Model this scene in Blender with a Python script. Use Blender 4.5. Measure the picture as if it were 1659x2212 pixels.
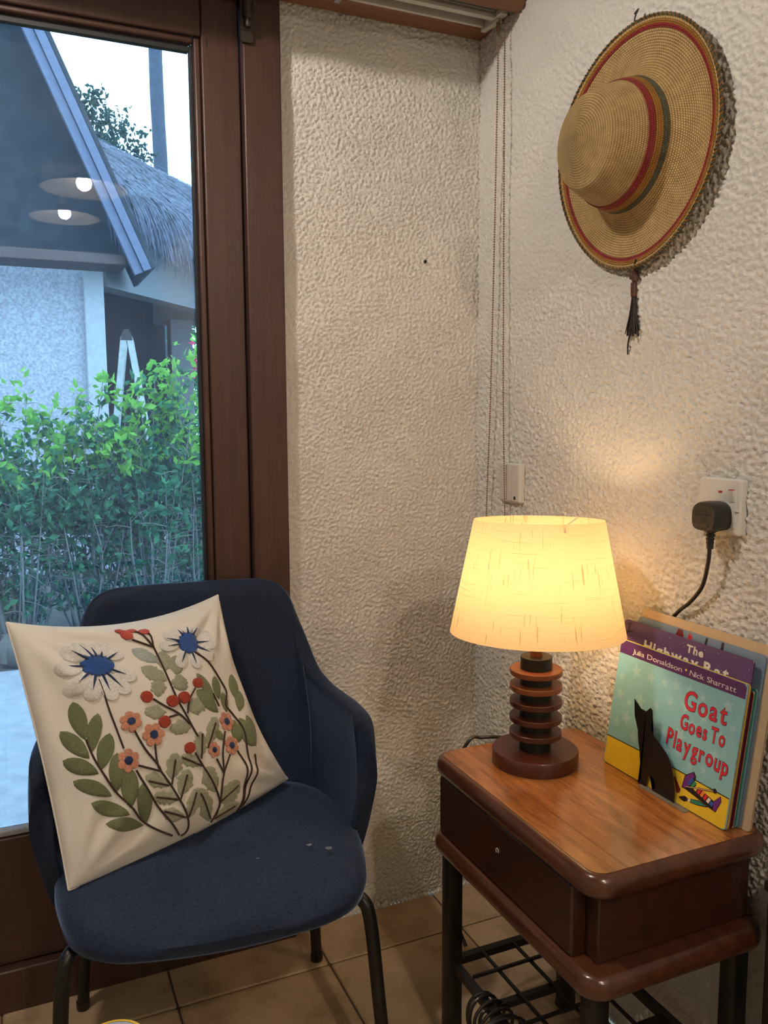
import bpy, bmesh, math, random
import numpy as np
from mathutils import Matrix, Vector

for o in list(bpy.data.objects):
    bpy.data.objects.remove(o)
S = bpy.context.scene
COL = S.collection
random.seed(7)
PI = math.pi

# ------------------------------------------------------------------ camera
def rot_cam(yaw, pitch, roll):
    f = np.array([math.sin(yaw)*math.cos(pitch), math.cos(yaw)*math.cos(pitch), -math.sin(pitch)])
    r = np.array([math.cos(yaw), -math.sin(yaw), 0.])
    u = np.cross(r, f)
    c, s = math.cos(roll), math.sin(roll)
    return c*r+s*u, -s*r+c*u, f
cr, cu, cf = rot_cam(.4158, .1163, -.0049)
cd = bpy.data.cameras.new('camera')
cd.sensor_fit = 'VERTICAL'; cd.sensor_height = 36.; cd.lens = 1807.95*36/2212
cd.clip_start = .02; cd.clip_end = 200
cam = bpy.data.objects.new('camera', cd); COL.objects.link(cam)
M = Matrix.Identity(4)
for i in range(3):
    M[i][0], M[i][1], M[i][2] = cr[i], cu[i], -cf[i]
M[0][3], M[1][3], M[2][3] = -1.0112, -1.7389, 1.1787
cam.matrix_world = M
S.camera = cam

# ------------------------------------------------------------------ world, exposure
W = bpy.data.worlds.new('overcast_sky'); S.world = W; W.use_nodes = True
bg = W.node_tree.nodes['Background']
bg.inputs['Color'].default_value = (.45, .71, 1.0, 1)
bg.inputs['Strength'].default_value = 5.0
S.view_settings.view_transform = 'Standard'
S.view_settings.look = 'None'
S.view_settings.gamma = 1.0
S.view_settings.use_curve_mapping = False
S.view_settings.exposure = 0.2
S.cycles.max_bounces = 5; S.cycles.diffuse_bounces = 2; S.cycles.glossy_bounces = 3; S.cycles.transmission_bounces = 2
S.cycles.transparent_max_bounces = 8; S.cycles.use_light_tree = False; S.cycles.adaptive_threshold = .025; S.cycles.caustics_reflective = False; S.cycles.caustics_refractive = False
PENDANT_E = 560.0      # radiance of the near pendant's bulb
PENDANT_FAR_E = 540.0  # radiance of the two far pendants' bulbs, set a little lower
LAMP_E = 52.0         # radiance of the table lamp's bulb

# ------------------------------------------------------------------ helpers
class MB:
    def __init__(s): s.v = []; s.f = []; s.uv = None
    def add(s, vs, fs):
        n = len(s.v); s.v += [tuple(map(float, q)) for q in vs]; s.f += [tuple(i+n for i in f) for f in fs]; return s
    def box(s, x0, x1, y0, y1, z0, z1):
        return s.add([(x0,y0,z0),(x1,y0,z0),(x1,y1,z0),(x0,y1,z0),(x0,y0,z1),(x1,y0,z1),(x1,y1,z1),(x0,y1,z1)],
                     [(0,3,2,1),(4,5,6,7),(0,1,5,4),(1,2,6,5),(2,3,7,6),(3,0,4,7)])
    def hexa(s, p8):  # 8 corners, order as box
        return s.add(p8, [(0,3,2,1),(4,5,6,7),(0,1,5,4),(1,2,6,5),(2,3,7,6),(3,0,4,7)])
    def beam(s, a, b, w, h, up=(0,0,1)):
        a = Vector(a); b = Vector(b); d = (b-a).normalized(); up = Vector(up)
        sx = d.cross(up).normalized()*w/2; uz = sx.cross(d).normalized()*h/2
        return s.hexa([a-sx-uz, a+sx-uz, b+sx-uz, b-sx-uz, a-sx+uz, a+sx+uz, b+sx+uz, b-sx+uz])
    def tube(s, path, r, seg=10, caps=True):
        P = [Vector(p) for p in path]; n = len(P)
        R = r if hasattr(r, '__len__') else [r]*n
        t = (P[1]-P[0]).normalized()
        up = Vector((0,0,1)) if abs(t.z) < .9 else Vector((1,0,0))
        nx = t.cross(up).normalized(); vs = []
        for i in range(n):
            t = (P[min(i+1,n-1)]-P[max(i-1,0)])
            t = t.normalized() if t.length > 1e-9 else Vector((0,0,1))
            nx = (nx - t*nx.dot(t)); nx = nx.normalized() if nx.length > 1e-6 else t.orthogonal().normalized()
            ny = t.cross(nx)
            for k in range(seg):
                a = 2*PI*k/seg
                vs.append(P[i]+(nx*math.cos(a)+ny*math.sin(a))*R[i])
        fs = [(i*seg+k, i*seg+(k+1)%seg, (i+1)*seg+(k+1)%seg, (i+1)*seg+k) for i in range(n-1) for k in range(seg)]
        if caps:
            fs.append(tuple(range(seg))[::-1]); fs.append(tuple((n-1)*seg+k for k in range(seg)))
        return s.add(vs, fs)
    def lathe(s, prof, c=(0,0,0), seg=48, axis='z'):
        vs = []; fs = []; n = len(prof)
        for r, h in prof:
            for k in range(seg):
                a = 2*PI*k/seg; x, y = r*math.cos(a), r*math.sin(a)
                vs.append((c[0]+x, c[1]+y, c[2]+h) if axis == 'z' else (c[0]-h, c[1]+x, c[2]+y))
        for i in range(n-1):
            for k in range(seg):
                q = (i*seg+k, i*seg+(k+1)%seg, (i+1)*seg+(k+1)%seg, (i+1)*seg+k)
                fs.append(q if axis == 'z' else q[::-1])
        return s.add(vs, fs)
    def loft(s, rings, cap0=True, cap1=True):
        n = len(rings[0]); vs = [p for r in rings for p in r]
        fs = [(i*n+k, i*n+(k+1)%n, (i+1)*n+(k+1)%n, (i+1)*n+k) for i in range(len(rings)-1) for k in range(n)]
        if cap0: fs.append(tuple(range(n))[::-1])
        if cap1: fs.append(tuple((len(rings)-1)*n+k for k in range(n)))
        return s.add(vs, fs)
    def build(s, name, mat, parent=None, local=False, smooth=40, bevel=0, subsurf=0, kind=None, seg=2):
        me = bpy.data.meshes.new(name)
        V = s.v
        if parent is not None and not local:
            L = parent.location
            if parent.parent is not None: L = L + parent.parent.location
            V = [(x-L[0], y-L[1], z-L[2]) for x, y, z in V]
        me.from_pydata(V, [], s.f); me.update()
        o = bpy.data.objects.new(name, me); COL.objects.link(o)
        me.materials.append(mat)
        if parent is not None: o.parent = parent
        if bevel:
            b = o.modifiers.new('bevel', 'BEVEL'); b.width = bevel; b.segments = seg; b.limit_method = 'ANGLE'
        if subsurf:
            b = o.modifiers.new('subd', 'SUBSURF'); b.levels = b.render_levels = subsurf
        if smooth:
            me.polygons.foreach_set('use_smooth', [True]*len(me.polygons))
            if not subsurf: me.set_sharp_from_angle(angle=math.radians(smooth))
        if kind: o['kind'] = kind
        return o

def thing(name, label, cat, loc=(0,0,0), rot=(0,0,0), group=None):
    o = bpy.data.objects.new(name, None); COL.objects.link(o)
    o.location = loc; o.rotation_euler = rot; o.empty_display_size = .05
    o['label'] = label; o['category'] = cat
    if group: o['group'] = group
    return o
def tag(o, label, cat, group=None, kind=None):
    o['label'] = label
    if cat: o['category'] = cat
    if group: o['group'] = group
    if kind: o['kind'] = kind
    return o
def struct(o, label=None):
    o['kind'] = 'structure'
    if label: o['label'] = label
    return o
def catmull(pts, n=8, closed=False):
    P = [np.array(p, float) for p in pts]; m = len(P); out = []
    rng = range(m) if closed else range(m-1)
    for i in rng:
        if closed: p0, p1, p2, p3 = P[(i-1)%m], P[i], P[(i+1)%m], P[(i+2)%m]
        else: p0, p1, p2, p3 = P[max(i-1,0)], P[i], P[i+1], P[min(i+2,m-1)]
        for k in range(n):
            t = k/n
            out.append(.5*((2*p1)+(-p0+p2)*t+(2*p0-5*p1+4*p2-p3)*t*t+(-p0+3*p1-3*p2+p3)*t**3))
    if not closed: out.append(P[-1])
    return out
def rrect(x0, x1, y0, y1, r, n=6):
    out = []
    for cx, cy, a0 in ((x1-r, y1-r, 0), (x0+r, y1-r, PI/2), (x0+r, y0+r, PI), (x1-r, y0+r, 1.5*PI)):
        for k in range(n+1):
            a = a0+PI/2*k/n; out.append((cx+r*math.cos(a), cy+r*math.sin(a)))
    return out
def slab(x0, x1, y0, y1, z0, z1, rc, nose, n=7):
    mb = MB(); rings = []; hz = (z1-z0)/2; zm = (z0+z1)/2
    for k in range(n+1):
        a = -PI/2+PI*k/n; ins = nose*(1-math.cos(a))
        rings.append([(x, y, zm+hz*math.sin(a)) for x, y in rrect(x0+ins, x1-ins, y0+ins, y1-ins, max(rc-ins, .004))])
    return mb.loft(rings)

# ------------------------------------------------------------------ materials
class NT:
    def __init__(s, name):
        s.m = bpy.data.materials.new(name); s.m.use_nodes = True
        s.t = s.m.node_tree; s.n = s.t.nodes; s.p = s.n['Principled BSDF']; s.out = s.n['Material Output']
    def new(s, t, **kw):
        n = s.n.new(t)
        for k, v in kw.items(): setattr(n, k, v)
        return n
    def link(s, a, b): s.t.links.new(a, b)
    def coord(s, kind='Object', scale=(1,1,1), rot=(0,0,0)):
        tc = s.new('ShaderNodeTexCoord'); mp = s.new('ShaderNodeMapping')
        s.link(tc.outputs[kind], mp.inputs['Vector']); mp.inputs['Scale'].default_value = scale; mp.inputs['Rotation'].default_value = rot
        return mp.outputs['Vector']
    def noise(s, vec, scale, detail=3, rough=.55, dist=0):
        n = s.new('ShaderNodeTexNoise'); n.inputs['Scale'].default_value = scale; n.inputs['Detail'].default_value = detail
        n.inputs['Roughness'].default_value = rough; n.inputs['Distortion'].default_value = dist
        if vec is not None: s.link(vec, n.inputs['Vector'])
        return n.outputs['Fac']
    def ramp(s, fac, stops):
        r = s.new('ShaderNodeValToRGB'); e = r.color_ramp.elements
        while len(e) < len(stops): e.new(.5)
        for q, (p, c) in zip(e, stops): q.position = p; q.color = (c[0], c[1], c[2], 1)
        s.link(fac, r.inputs['Fac']); return r.outputs['Color']
    def math(s, op, a, b=None):
        n = s.new('ShaderNodeMath', operation=op)
        for i, q in enumerate((a, b)):
            if q is None: continue
            if isinstance(q, (int, float)): n.inputs[i].default_value = q
            else: s.link(q, n.inputs[i])
        return n.outputs[0]
    def bump(s, h, strength, dist):
        b = s.new('ShaderNodeBump'); b.inputs['Strength'].default_value = strength; b.inputs['Distance'].default_value = dist
        s.link(h, b.inputs['Height']); s.link(b.outputs['Normal'], s.p.inputs['Normal']); return b
    def set(s, **kw):
        for k, v in kw.items():
            i = s.p.inputs[k.replace('_', ' ')]
            if isinstance(v, tuple): i.default_value = (*v, 1) if len(v) == 3 else v
            elif isinstance(v, (int, float)): i.default_value = v
            else: s.link(v, i)
        return s

def vary(c, k): return tuple(min(1, max(0, x*k)) for x in c)
def simple(name, col, rough=.5, metal=0., scale=30, amt=.15, bump=0, bscale=None, stretch=(1,1,1), coat=0, spec=.5, sheen=0):
    m = NT(name); v = m.coord('Object', stretch)
    f = m.noise(v, scale)
    m.set(Base_Color=m.ramp(f, [(.3, vary(col, 1-amt)), (.7, vary(col, 1+amt))]), Roughness=rough, Metallic=metal, Specular_IOR_Level=spec)
    if coat: m.set(Coat_Weight=coat, Coat_Roughness=.12)
    if sheen: m.set(Sheen_Weight=sheen, Sheen_Roughness=.4)
    if bump:
        m.bump(m.noise(v, bscale or scale*4, 2), bump, .002)
    return m.m

def m_wood(name, dark, light, rough=.4, grain=(1,1,1), scale=9, coat=0., stain=None):
    m = NT(name); v = m.coord('Object', grain)
    f = m.noise(v, scale, 5, .6, .6); g = m.noise(v, scale*9, 2, .5)
    f2 = m.math('ADD', m.math('MULTIPLY', f, .75), m.math('MULTIPLY', g, .25))
    col = m.ramp(f2, [(.32, dark), (.5, tuple((a+b)/2 for a, b in zip(dark, light))), (.68, light)])
    if stain:
        w = m.coord('Object', (1,1,1)); st = m.noise(w, 6, 2, .5)
        mx = m.new('ShaderNodeMix', data_type='RGBA', blend_type='MULTIPLY'); mx.inputs[0].default_value = 1
        m.link(col, mx.inputs[6]); m.link(m.ramp(st, [(.35, (stain,stain*.9,stain*.85)), (.6, (1,1,1))]), mx.inputs[7]); col = mx.outputs[2]
    m.set(Base_Color=col, Roughness=rough)
    if coat: m.set(Coat_Weight=coat, Coat_Roughness=.16)
    m.bump(g, .12, .001)
    return m.m

def m_stucco(name, col):
    m = NT(name); v = m.coord('Object')
    a = m.noise(v, 280, 1, .6); b = m.noise(v, 100, 2, .55)
    h = m.math('ADD', m.math('MULTIPLY', b, .7), m.math('MULTIPLY', a, .3))
    big = m.noise(v, 3.2, 3)
    m.set(Base_Color=m.ramp(big, [(.3, vary(col, .955)), (.7, vary(col, 1.03))]), Roughness=.72, Specular_IOR_Level=.25)
    m.bump(h, .85, .004)
    return m.m
OLIVE=[(-0.778,0.306,-0.765,-0.015,0.112),(-0.642,0.169,-0.747,-0.114,0.102),(-0.902,0.105,-0.773,-0.152,0.112),(-0.595,-0.017,-0.722,-0.255,0.121),(-0.93,-0.107,-0.741,-0.275,0.107),(-0.58,-0.17,-0.646,-0.445,0.128),(-0.896,-0.271,-0.677,-0.46,0.098),(-0.521,-0.303,-0.573,-0.588,0.132),(-0.825,-0.459,-0.583,-0.63,0.099),(-0.455,-0.446,-0.457,-0.736,0.128),(-0.745,-0.635,-0.476,-0.742,0.098)]
FERN=[(0.32,0.299,0.435,-0.016,0.112),(0.528,0.219,0.486,-0.027,0.114),(0.252,0.133,0.427,-0.127,0.159),(0.79,0.182,0.728,-0.075,0.139),(0.824,-0.004,0.699,-0.181,0.121),(0.574,0.035,0.533,-0.151,0.106),(0.73,-0.53,0.658,-0.231,0.201),(0.81,-0.485,0.767,-0.231,0.156),(0.549,-0.436,0.589,-0.231,0.134),(0.304,-0.261,0.402,-0.359,0.077)]
SAGE=[(-0.192,0.496,-0.023,0.3,0.138),(-0.093,0.339,-0.147,0.17,0.134),(-0.241,-0.018,-0.174,0.106,0.178),(-0.14,-0.126,0.079,-0.158,0.113),(0.097,-0.042,0.338,0.034,0.158),(0.064,0.172,0.139,0.335,0.183),(0.05,0.613,0.007,0.406,0.155),(0.172,0.534,0.089,0.338,0.172),(-0.419,-0.398,-0.242,-0.534,0.102),(-0.125,-0.316,-0.218,-0.494,0.149),(-0.059,-0.466,-0.177,-0.64,0.136),(-0.38,-0.559,-0.189,-0.663,0.1),(-0.337,-0.695,-0.168,-0.808,0.097),(-0.014,-0.632,-0.129,-0.824,0.146),(-0.102,-0.352,0.064,-0.477,0.102),(0.084,-0.506,0.169,-0.735,0.165),(0.001,-0.644,0.085,-0.941,0.14),(0.43,-0.746,0.19,-0.84,0.165),(0.377,-0.923,0.138,-0.942,0.144),(0.388,-0.157,0.18,-0.349,0.145),(0.157,-0.223,0.072,-0.422,0.133)]
PALE=[(-0.203,0.69,-0.029,0.503,0.119)]
STEM=[[(-0.558,0.453),(-0.562,0.322),(-0.563,0.192),(-0.547,0.011),(-0.529,-0.156)],[(-0.476,-0.338),(-0.443,-0.443),(-0.355,-0.662),(-0.282,-0.803),(-0.204,-0.922)],[(-0.763,-0.009),(-0.743,-0.182),(-0.674,-0.39),(-0.555,-0.601),(-0.426,-0.78),(-0.268,-0.902)],[(-0.419,-0.05),(-0.372,-0.209),(-0.305,-0.348),(-0.289,-0.408)],[(-0.287,-0.201),(-0.304,-0.3),(-0.301,-0.383)],[(-0.455,-0.307),(-0.289,-0.408)],[(-0.289,-0.408),(-0.229,-0.545),(-0.179,-0.701),(-0.13,-0.871),(-0.141,-0.928),(-0.183,-0.937)],[(-0.154,-0.363),(-0.226,-0.533)],[(-0.401,-0.444),(-0.249,-0.531)],[(-0.085,-0.506),(-0.181,-0.659)],[(-0.362,-0.579),(-0.182,-0.666)],[(-0.044,-0.662),(-0.137,-0.821)],[(-0.323,-0.7),(-0.16,-0.811)],[(-0.02,0.68),(-0.014,0.49),(0.002,0.142),(0.051,-0.077),(0.103,-0.253)],[(-0.02,0.68),(0.012,0.799),(-0.012,0.848)],[(-0.024,0.671),(-0.056,0.814),(-0.101,0.867)],[(-0.024,0.671),(-0.171,0.78)],[(-0.196,0.167),(-0.107,0.057),(-0.006,-0.048),(0.057,-0.137)],[(-0.111,-0.036),(-0.02,-0.037)],[(0.239,0.155),(0.14,0.067),(0.068,-0.051)],[(0.032,-0.366),(0.073,-0.48),(0.141,-0.65),(0.183,-0.815),(0.15,-0.89),(0.097,-0.953)],[(-0.093,-0.366),(0.062,-0.484)],[(0.397,0.517),(0.5,0.381),(0.584,0.167),(0.624,0.024),(0.552,-0.081),(0.594,-0.174),(0.646,-0.322),(0.619,-0.484),(0.597,-0.647),(0.488,-0.804),(0.383,-0.979)],[(0.424,-0.294),(0.322,-0.453),(0.274,-0.608)],[(0.236,-0.48),(0.272,-0.614)],[(0.395,-0.492),(0.27,-0.621),(0.194,-0.805),(0.143,-0.916)],[(0.499,-0.495),(0.529,-0.637),(0.465,-0.81),(0.368,-0.98)],[(0.69,-0.595),(0.677,-0.679),(0.542,-0.845),(0.405,-0.967)],[(0.4,-0.774),(0.181,-0.829)],[(-0.007,-0.684),(0.09,-0.922)],[(0.328,-0.924),(0.128,-0.938)],[(0.158,-0.245),(0.079,-0.431)],[(0.343,-0.201),(0.172,-0.37)],[(0.429,0.053),(0.453,-0.076)]]
BERRY=[(-0.241,0.202,0.049,0.058),(-0.038,0.095,0.055,0.062),(0.088,0.096,0.065,0.064),(0.29,0.2,0.057,0.055),(-0.159,-0.06,0.05,0.049),(-0.005,-0.316,0.052,0.046)]
BUD=[(-0.193,0.84,0.05,0.058),(-0.02,0.85,0.056,0.032),(-0.126,0.879,0.047,0.021),(-0.231,0.89,0.035,0.024)]
FLOWER=[(-0.424,0.025,0.087,0.097),(-0.278,-0.127,0.097,0.089),(-0.517,-0.251,0.088,0.09),(0.485,-0.221,0.106,0.091),(0.237,-0.404,0.072,0.079),(0.451,-0.43,0.096,0.091)]
DAISY=[{'c':(-0.521,0.578,0.126,0.098),'tips':[(-0.733,0.742),(-0.603,0.81),(-0.492,0.813),(-0.381,0.788),(-0.301,0.689),(-0.278,0.402),(-0.376,0.281),(-0.507,0.25),(-0.676,0.29),(-0.803,0.372),(-0.833,0.573)],'rays':[(-0.683,0.738),(-0.584,0.79),(-0.503,0.765),(-0.442,0.711),(-0.321,0.683),(-0.339,0.448),(-0.405,0.332),(-0.513,0.326),(-0.643,0.366),(-0.731,0.448),(-0.747,0.602)]},{'c':(0.363,0.627,0.118,0.117),'tips':[(0.154,0.787),(0.05,0.654),(0.15,0.41),(0.36,0.348),(0.577,0.392),(0.66,0.528),(0.65,0.65),(0.533,0.745),(0.402,0.795),(0.268,0.816)],'rays':[(0.299,0.798),(0.404,0.799),(0.505,0.758),(0.147,0.735),(0.114,0.649),(0.184,0.441),(0.348,0.39),(0.563,0.464),(0.602,0.577)]}]
CAT=[(-0.6771,0.7073),(-0.6842,0.7028),(-0.6927,0.6959),(-0.7062,0.6955),(-0.7151,0.7042),(-0.7197,0.7019),(-0.721,0.691),(-0.7192,0.6714),(-0.7236,0.6625),(-0.7396,0.6523),(-0.7541,0.6428),(-0.7648,0.6283),(-0.7706,0.612),(-0.7748,0.5915),(-0.7742,0.5633),(-0.749,0.5644),(-0.726,0.5665),(-0.7273,0.5728),(-0.7329,0.5756),(-0.7312,0.5845),(-0.727,0.5904),(-0.7189,0.5929),(-0.7126,0.5845),(-0.7099,0.5669),(-0.6916,0.568),(-0.6914,0.5728),(-0.6986,0.5772),(-0.6999,0.5851),(-0.698,0.6078),(-0.6931,0.6254),(-0.6891,0.6414),(-0.6875,0.6583),(-0.6792,0.6788)]
MAT = {}
MAT['stucco'] = m_stucco('stucco_paint', (.81, .785, .745))
MAT['ceiling'] = simple('ceiling_paint', (.78, .75, .70), .8, amt=.03, bump=.2, bscale=80)
MAT['door'] = m_wood('door_varnish', (.045, .019, .013), (.072, .032, .022), .42, (14, 14, .8), 5)
MAT['pelmet'] = m_wood('pelmet_wood', (.20, .085, .038), (.30, .135, .062), .5, (.8, 12, 12), 6)
MAT['grout'] = simple('grout', (.12, .085, .05), .9, scale=60, amt=.2)
def m_tile():
    m = NT('floor_tile'); v = m.coord('Object'); oi = m.new('ShaderNodeObjectInfo')
    add = m.new('ShaderNodeVectorMath', operation='ADD'); m.link(v, add.inputs[0])
    cmb = m.new('ShaderNodeCombineXYZ')
    for i in range(3): m.link(m.math('MULTIPLY', oi.outputs['Random'], 11+7*i), cmb.inputs[i])
    m.link(cmb.outputs[0], add.inputs[1]); v = add.outputs[0]
    f = m.noise(v, 9, 5, .62); g = m.noise(v, 70, 3)
    k = m.math('ADD', m.math('ADD', m.math('MULTIPLY', f, .8), m.math('MULTIPLY', g, .16)), m.math('MULTIPLY', m.math('SUBTRACT', oi.outputs['Random'], .5), .06))
    m.set(Base_Color=m.ramp(k, [(.3, (.37, .245, .135)), (.48, (.55, .395, .24)), (.68, (.67, .51, .335))]), Roughness=.42)
    m.bump(g, .12, .001); return m.m
MAT['tile'] = m_tile()
def m_glass():
    m = NT('door_glass'); m.n.remove(m.p)
    tr = m.new('ShaderNodeBsdfTransparent'); tr.inputs[0].default_value = (.93, .975, 1, 1)
    gl = m.new('ShaderNodeBsdfGlossy'); gl.inputs['Roughness'].default_value = .004
    fr = m.new('ShaderNodeFresnel'); fr.inputs['IOR'].default_value = 1.5
    mx = m.new('ShaderNodeMixShader'); m.link(fr.outputs[0], mx.inputs[0]); m.link(tr.outputs[0], mx.inputs[1]); m.link(gl.outputs[0], mx.inputs[2])
    m.link(mx.outputs[0], m.out.inputs['Surface']); return m.m
MAT['glass'] = m_glass()
def m_screen():
    # fly mesh: wires too fine to build one by one, plus painted haze and glints
    m = NT('fly_mesh'); m.n.remove(m.p); v = m.coord('Object')
    tr = m.new('ShaderNodeBsdfTransparent'); df = m.new('ShaderNodeBsdfDiffuse'); df.inputs[0].default_value = (.25, .30, .36, 1)
    tl = m.new('ShaderNodeBsdfTranslucent'); tl.inputs[0].default_value = (.16, .25, .36, 1)
    ad = m.new('ShaderNodeMixShader'); ad.inputs[0].default_value = .5; m.link(df.outputs[0], ad.inputs[1]); m.link(tl.outputs[0], ad.inputs[2])
    sx = m.new('ShaderNodeSeparateXYZ'); m.link(v, sx.inputs[0])
    wx = m.math('GREATER_THAN', m.math('FRACT', m.math('MULTIPLY', sx.outputs[0], 560)), .78)
    wz = m.math('GREATER_THAN', m.math('FRACT', m.math('MULTIPLY', sx.outputs[2], 560)), .78)
    wire = m.math('MAXIMUM', wx, wz)
    haze = m.noise(v, 5, 4, .6); fine = m.noise(v, 420, 2)
    spark = m.math('MULTIPLY', m.math('GREATER_THAN', fine, .66), .35)
    fac = m.math('ADD', m.math('MULTIPLY', wire, .22), m.math('MULTIPLY', haze, m.math('ADD', spark, .10)))
    mx = m.new('ShaderNodeMixShader'); m.link(fac, mx.inputs[0]); m.link(tr.outputs[0], mx.inputs[1]); m.link(ad.outputs[0], mx.inputs[2])
    m.link(mx.outputs[0], m.out.inputs['Surface']); return m.m
MAT['screen'] = m_screen()
MAT['gasket'] = simple('black_gasket', (.012, .014, .018), .6)
MAT['bead_grey'] = simple('pale_glazing_strip', (.42, .45, .50), .5, scale=60)
MAT['dark_metal'] = simple('dark_bronze_metal', (.060, .048, .042), .45, .6)
MAT['alu'] = simple('white_aluminium', (.72, .69, .63), .4, .1, amt=.05)
MAT['alu_dark'] = simple('grey_ribbed_plastic', (.16, .145, .13), .55)
MAT['shadow_gap'] = simple('shaded_headrail_inside', (.05, .05, .052), .6)  # shade inside the headrail slot, painted as a dark colour
MAT['bead_chain'] = simple('bead_chain_plastic', (.24, .14, .08), .45)
MAT['white_plastic'] = simple('white_plastic', (.78, .765, .73), .28, amt=.02)
MAT['ridge_plastic'] = simple('grey_white_plastic', (.66, .64, .60), .35, amt=.03)
MAT['red_plastic'] = simple('red_plastic', (.45, .03, .03), .3)
MAT['black_plastic'] = simple('black_plastic', (.014, .013, .012), .38)
MAT['plug_face'] = simple('worn_black_rubber', (.035, .028, .023), .5, scale=80)
MAT['black_steel'] = simple('black_painted_steel', (.010, .010, .010), .38, .2)

# ------------------------------------------------------------------ room shell
def band_noise(nu, nv, cell, lo, hi, seed, aniso=0.):
    rng = np.random.default_rng(seed)
    F = np.fft.fft2(rng.standard_normal((nu, nv)))
    fu = np.fft.fftfreq(nu, cell)[:, None]; fv = np.fft.fftfreq(nv, cell)[None, :]
    a, b = fu*math.cos(.6)+fv*math.sin(.6), -fu*math.sin(.6)+fv*math.cos(.6)
    k = np.sqrt((a*(1+aniso))**2+(b*(1-aniso))**2)
    g = np.exp(-((k-(lo+hi)/2)/((hi-lo)/2))**2)
    n = np.real(np.fft.ifft2(F*g)); n /= n.std()
    return n
def stucco_wall(name, u0, u1, z0, z1, cell, to3, seed, aniso, fr):
    nu = int(round((u1-u0)/cell))+1; nv = int(round((z1-z0)/cell))+1
    h = band_noise(nu, nv, cell, fr-40, fr+30, seed, aniso)*.55+band_noise(nu, nv, cell, fr+20, fr+75, seed+1)*.6
    h = np.tanh(h*.9)*.0032 + band_noise(nu, nv, cell, 0, 8, seed+2)*.0012
    uu = np.linspace(u0, u1, nu); zz = np.linspace(z0, z1, nv)
    Ug, Z = np.meshgrid(uu, zz, indexing='ij')
    co = to3(Ug, Z, h).reshape(-1, 3).astype(np.float32)
    i, j = np.meshgrid(np.arange(nu-1), np.arange(nv-1), indexing='ij'); a = (i*nv+j).ravel()
    q = np.stack([a, a+nv, a+nv+1, a+1], 1).astype(np.int32)
    me = bpy.data.meshes.new(name); me.vertices.add(len(co)); me.vertices.foreach_set('co', co.ravel())
    me.loops.add(q.size); me.loops.foreach_set('vertex_index', q.ravel())
    me.polygons.add(len(q)); me.polygons.foreach_set('loop_start', np.arange(0, q.size, 4, dtype=np.int32))
    me.polygons.foreach_set('use_smooth', np.ones(len(q), bool)); me.update(); me.validate()
    me.materials.append(MAT['stucco'])
    o = bpy.data.objects.new(name, me); COL.objects.link(o)
    return struct(o)
CEIL = 2.62
stucco_wall('wall_left', -.50, .02, 0, 2.15, .003, lambda u, z, h: np.stack([u, -h, z], -1), 3, .2, 90)
stucco_wall('wall_right', -1.25, .02, 0, 2.15, .003, lambda u, z, h: np.stack([-h, u, z], -1), 11, 0., 75)
wl = MB(); wl.box(0, .12, -5.2, -1.245, 0, CEIL); wl.box(0, .12, -1.245, .1, 2.145, CEIL); struct(wl.build('wall_right_front', MAT['stucco'], smooth=0))
w = MB(); w.box(-3.4, -2.02, 0, .1, 0, CEIL); struct(w.build('wall_left_side', MAT['stucco'], smooth=0))
w = MB(); w.box(-2.02, -.50, .005, .1, 2.04, CEIL); w.box(-.50, .0, .0, .1, 2.145, CEIL); struct(w.build('wall_left_header', MAT['stucco'], smooth=0))
w = MB(); w.box(-3.5, -3.4, -5.2, .1, 0, CEIL); struct(w.build('wall_far', MAT['stucco'], smooth=0))
w = MB(); w.box(-3.5, .12, -5.3, -5.2, 0, CEIL); struct(w.build('wall_back', MAT['stucco'], smooth=0))
w = MB(); w.box(-3.5, .12, -5.3, .1, CEIL, CEIL+.1); struct(w.build('ceiling', MAT['ceiling'], smooth=0))
fl = MB(); fl.box(-3.5, .12, -5.3, .1, -.08, -.004); floor = struct(fl.build('floor', MAT['grout'], smooth=0))
TP, GX, GY, GR = .3235, -.4428, -.1499, .0022
def tile_mesh(x0, x1, y0, y1):
    mb = MB(); hx, hy = (x1-x0)/2-GR, (y1-y0)/2-GR
    r = [rrect(-hx, hx, -hy, hy, .005, 2), rrect(-hx, hx, -hy, hy, .005, 2), rrect(-hx+.003, hx-.003, -hy+.003, hy-.003, .004, 2)]
    return mb.loft([[(x, y, zz) for x, y in q] for q, zz in zip(r, (-.006, -.0022, 0))], cap0=False)
xs = [GX+k*TP for k in range(-9, 2)] + [-.001]
ys = [GY-k*TP for k in range(15, -1, -1)] + [-.001]
full = None
for i in range(len(xs)-1):
    for j in range(len(ys)-1):
        x0, x1, y0, y1 = xs[i], xs[i+1], ys[j], ys[j+1]
        whole = abs(x1-x0-TP) < 1e-3 and abs(y1-y0-TP) < 1e-3
        if whole and full is not None:
            t = bpy.data.objects.new('tile', full); COL.objects.link(t); t.parent = floor
        else:
            t = tile_mesh(x0, x1, y0, y1).build('tile', MAT['tile'], floor, local=True, smooth=25)
            if whole: full = t.data
        t.location = ((x0+x1)/2, (y0+y1)/2, 0)
# ragged plaster foot where the wall meets the floor
pb = MB()
for k in range(46):
    xx = -.475+.475*k/46; r = random.uniform(.003, .008)
    pb.tube([(xx, -.002, 0), (xx+.003, -.004, r), (xx+.006, -.002, r*1.8)], [r, r*.8, .001], 6)
struct(pb.build('baseboard_left', MAT['stucco']))

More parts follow.
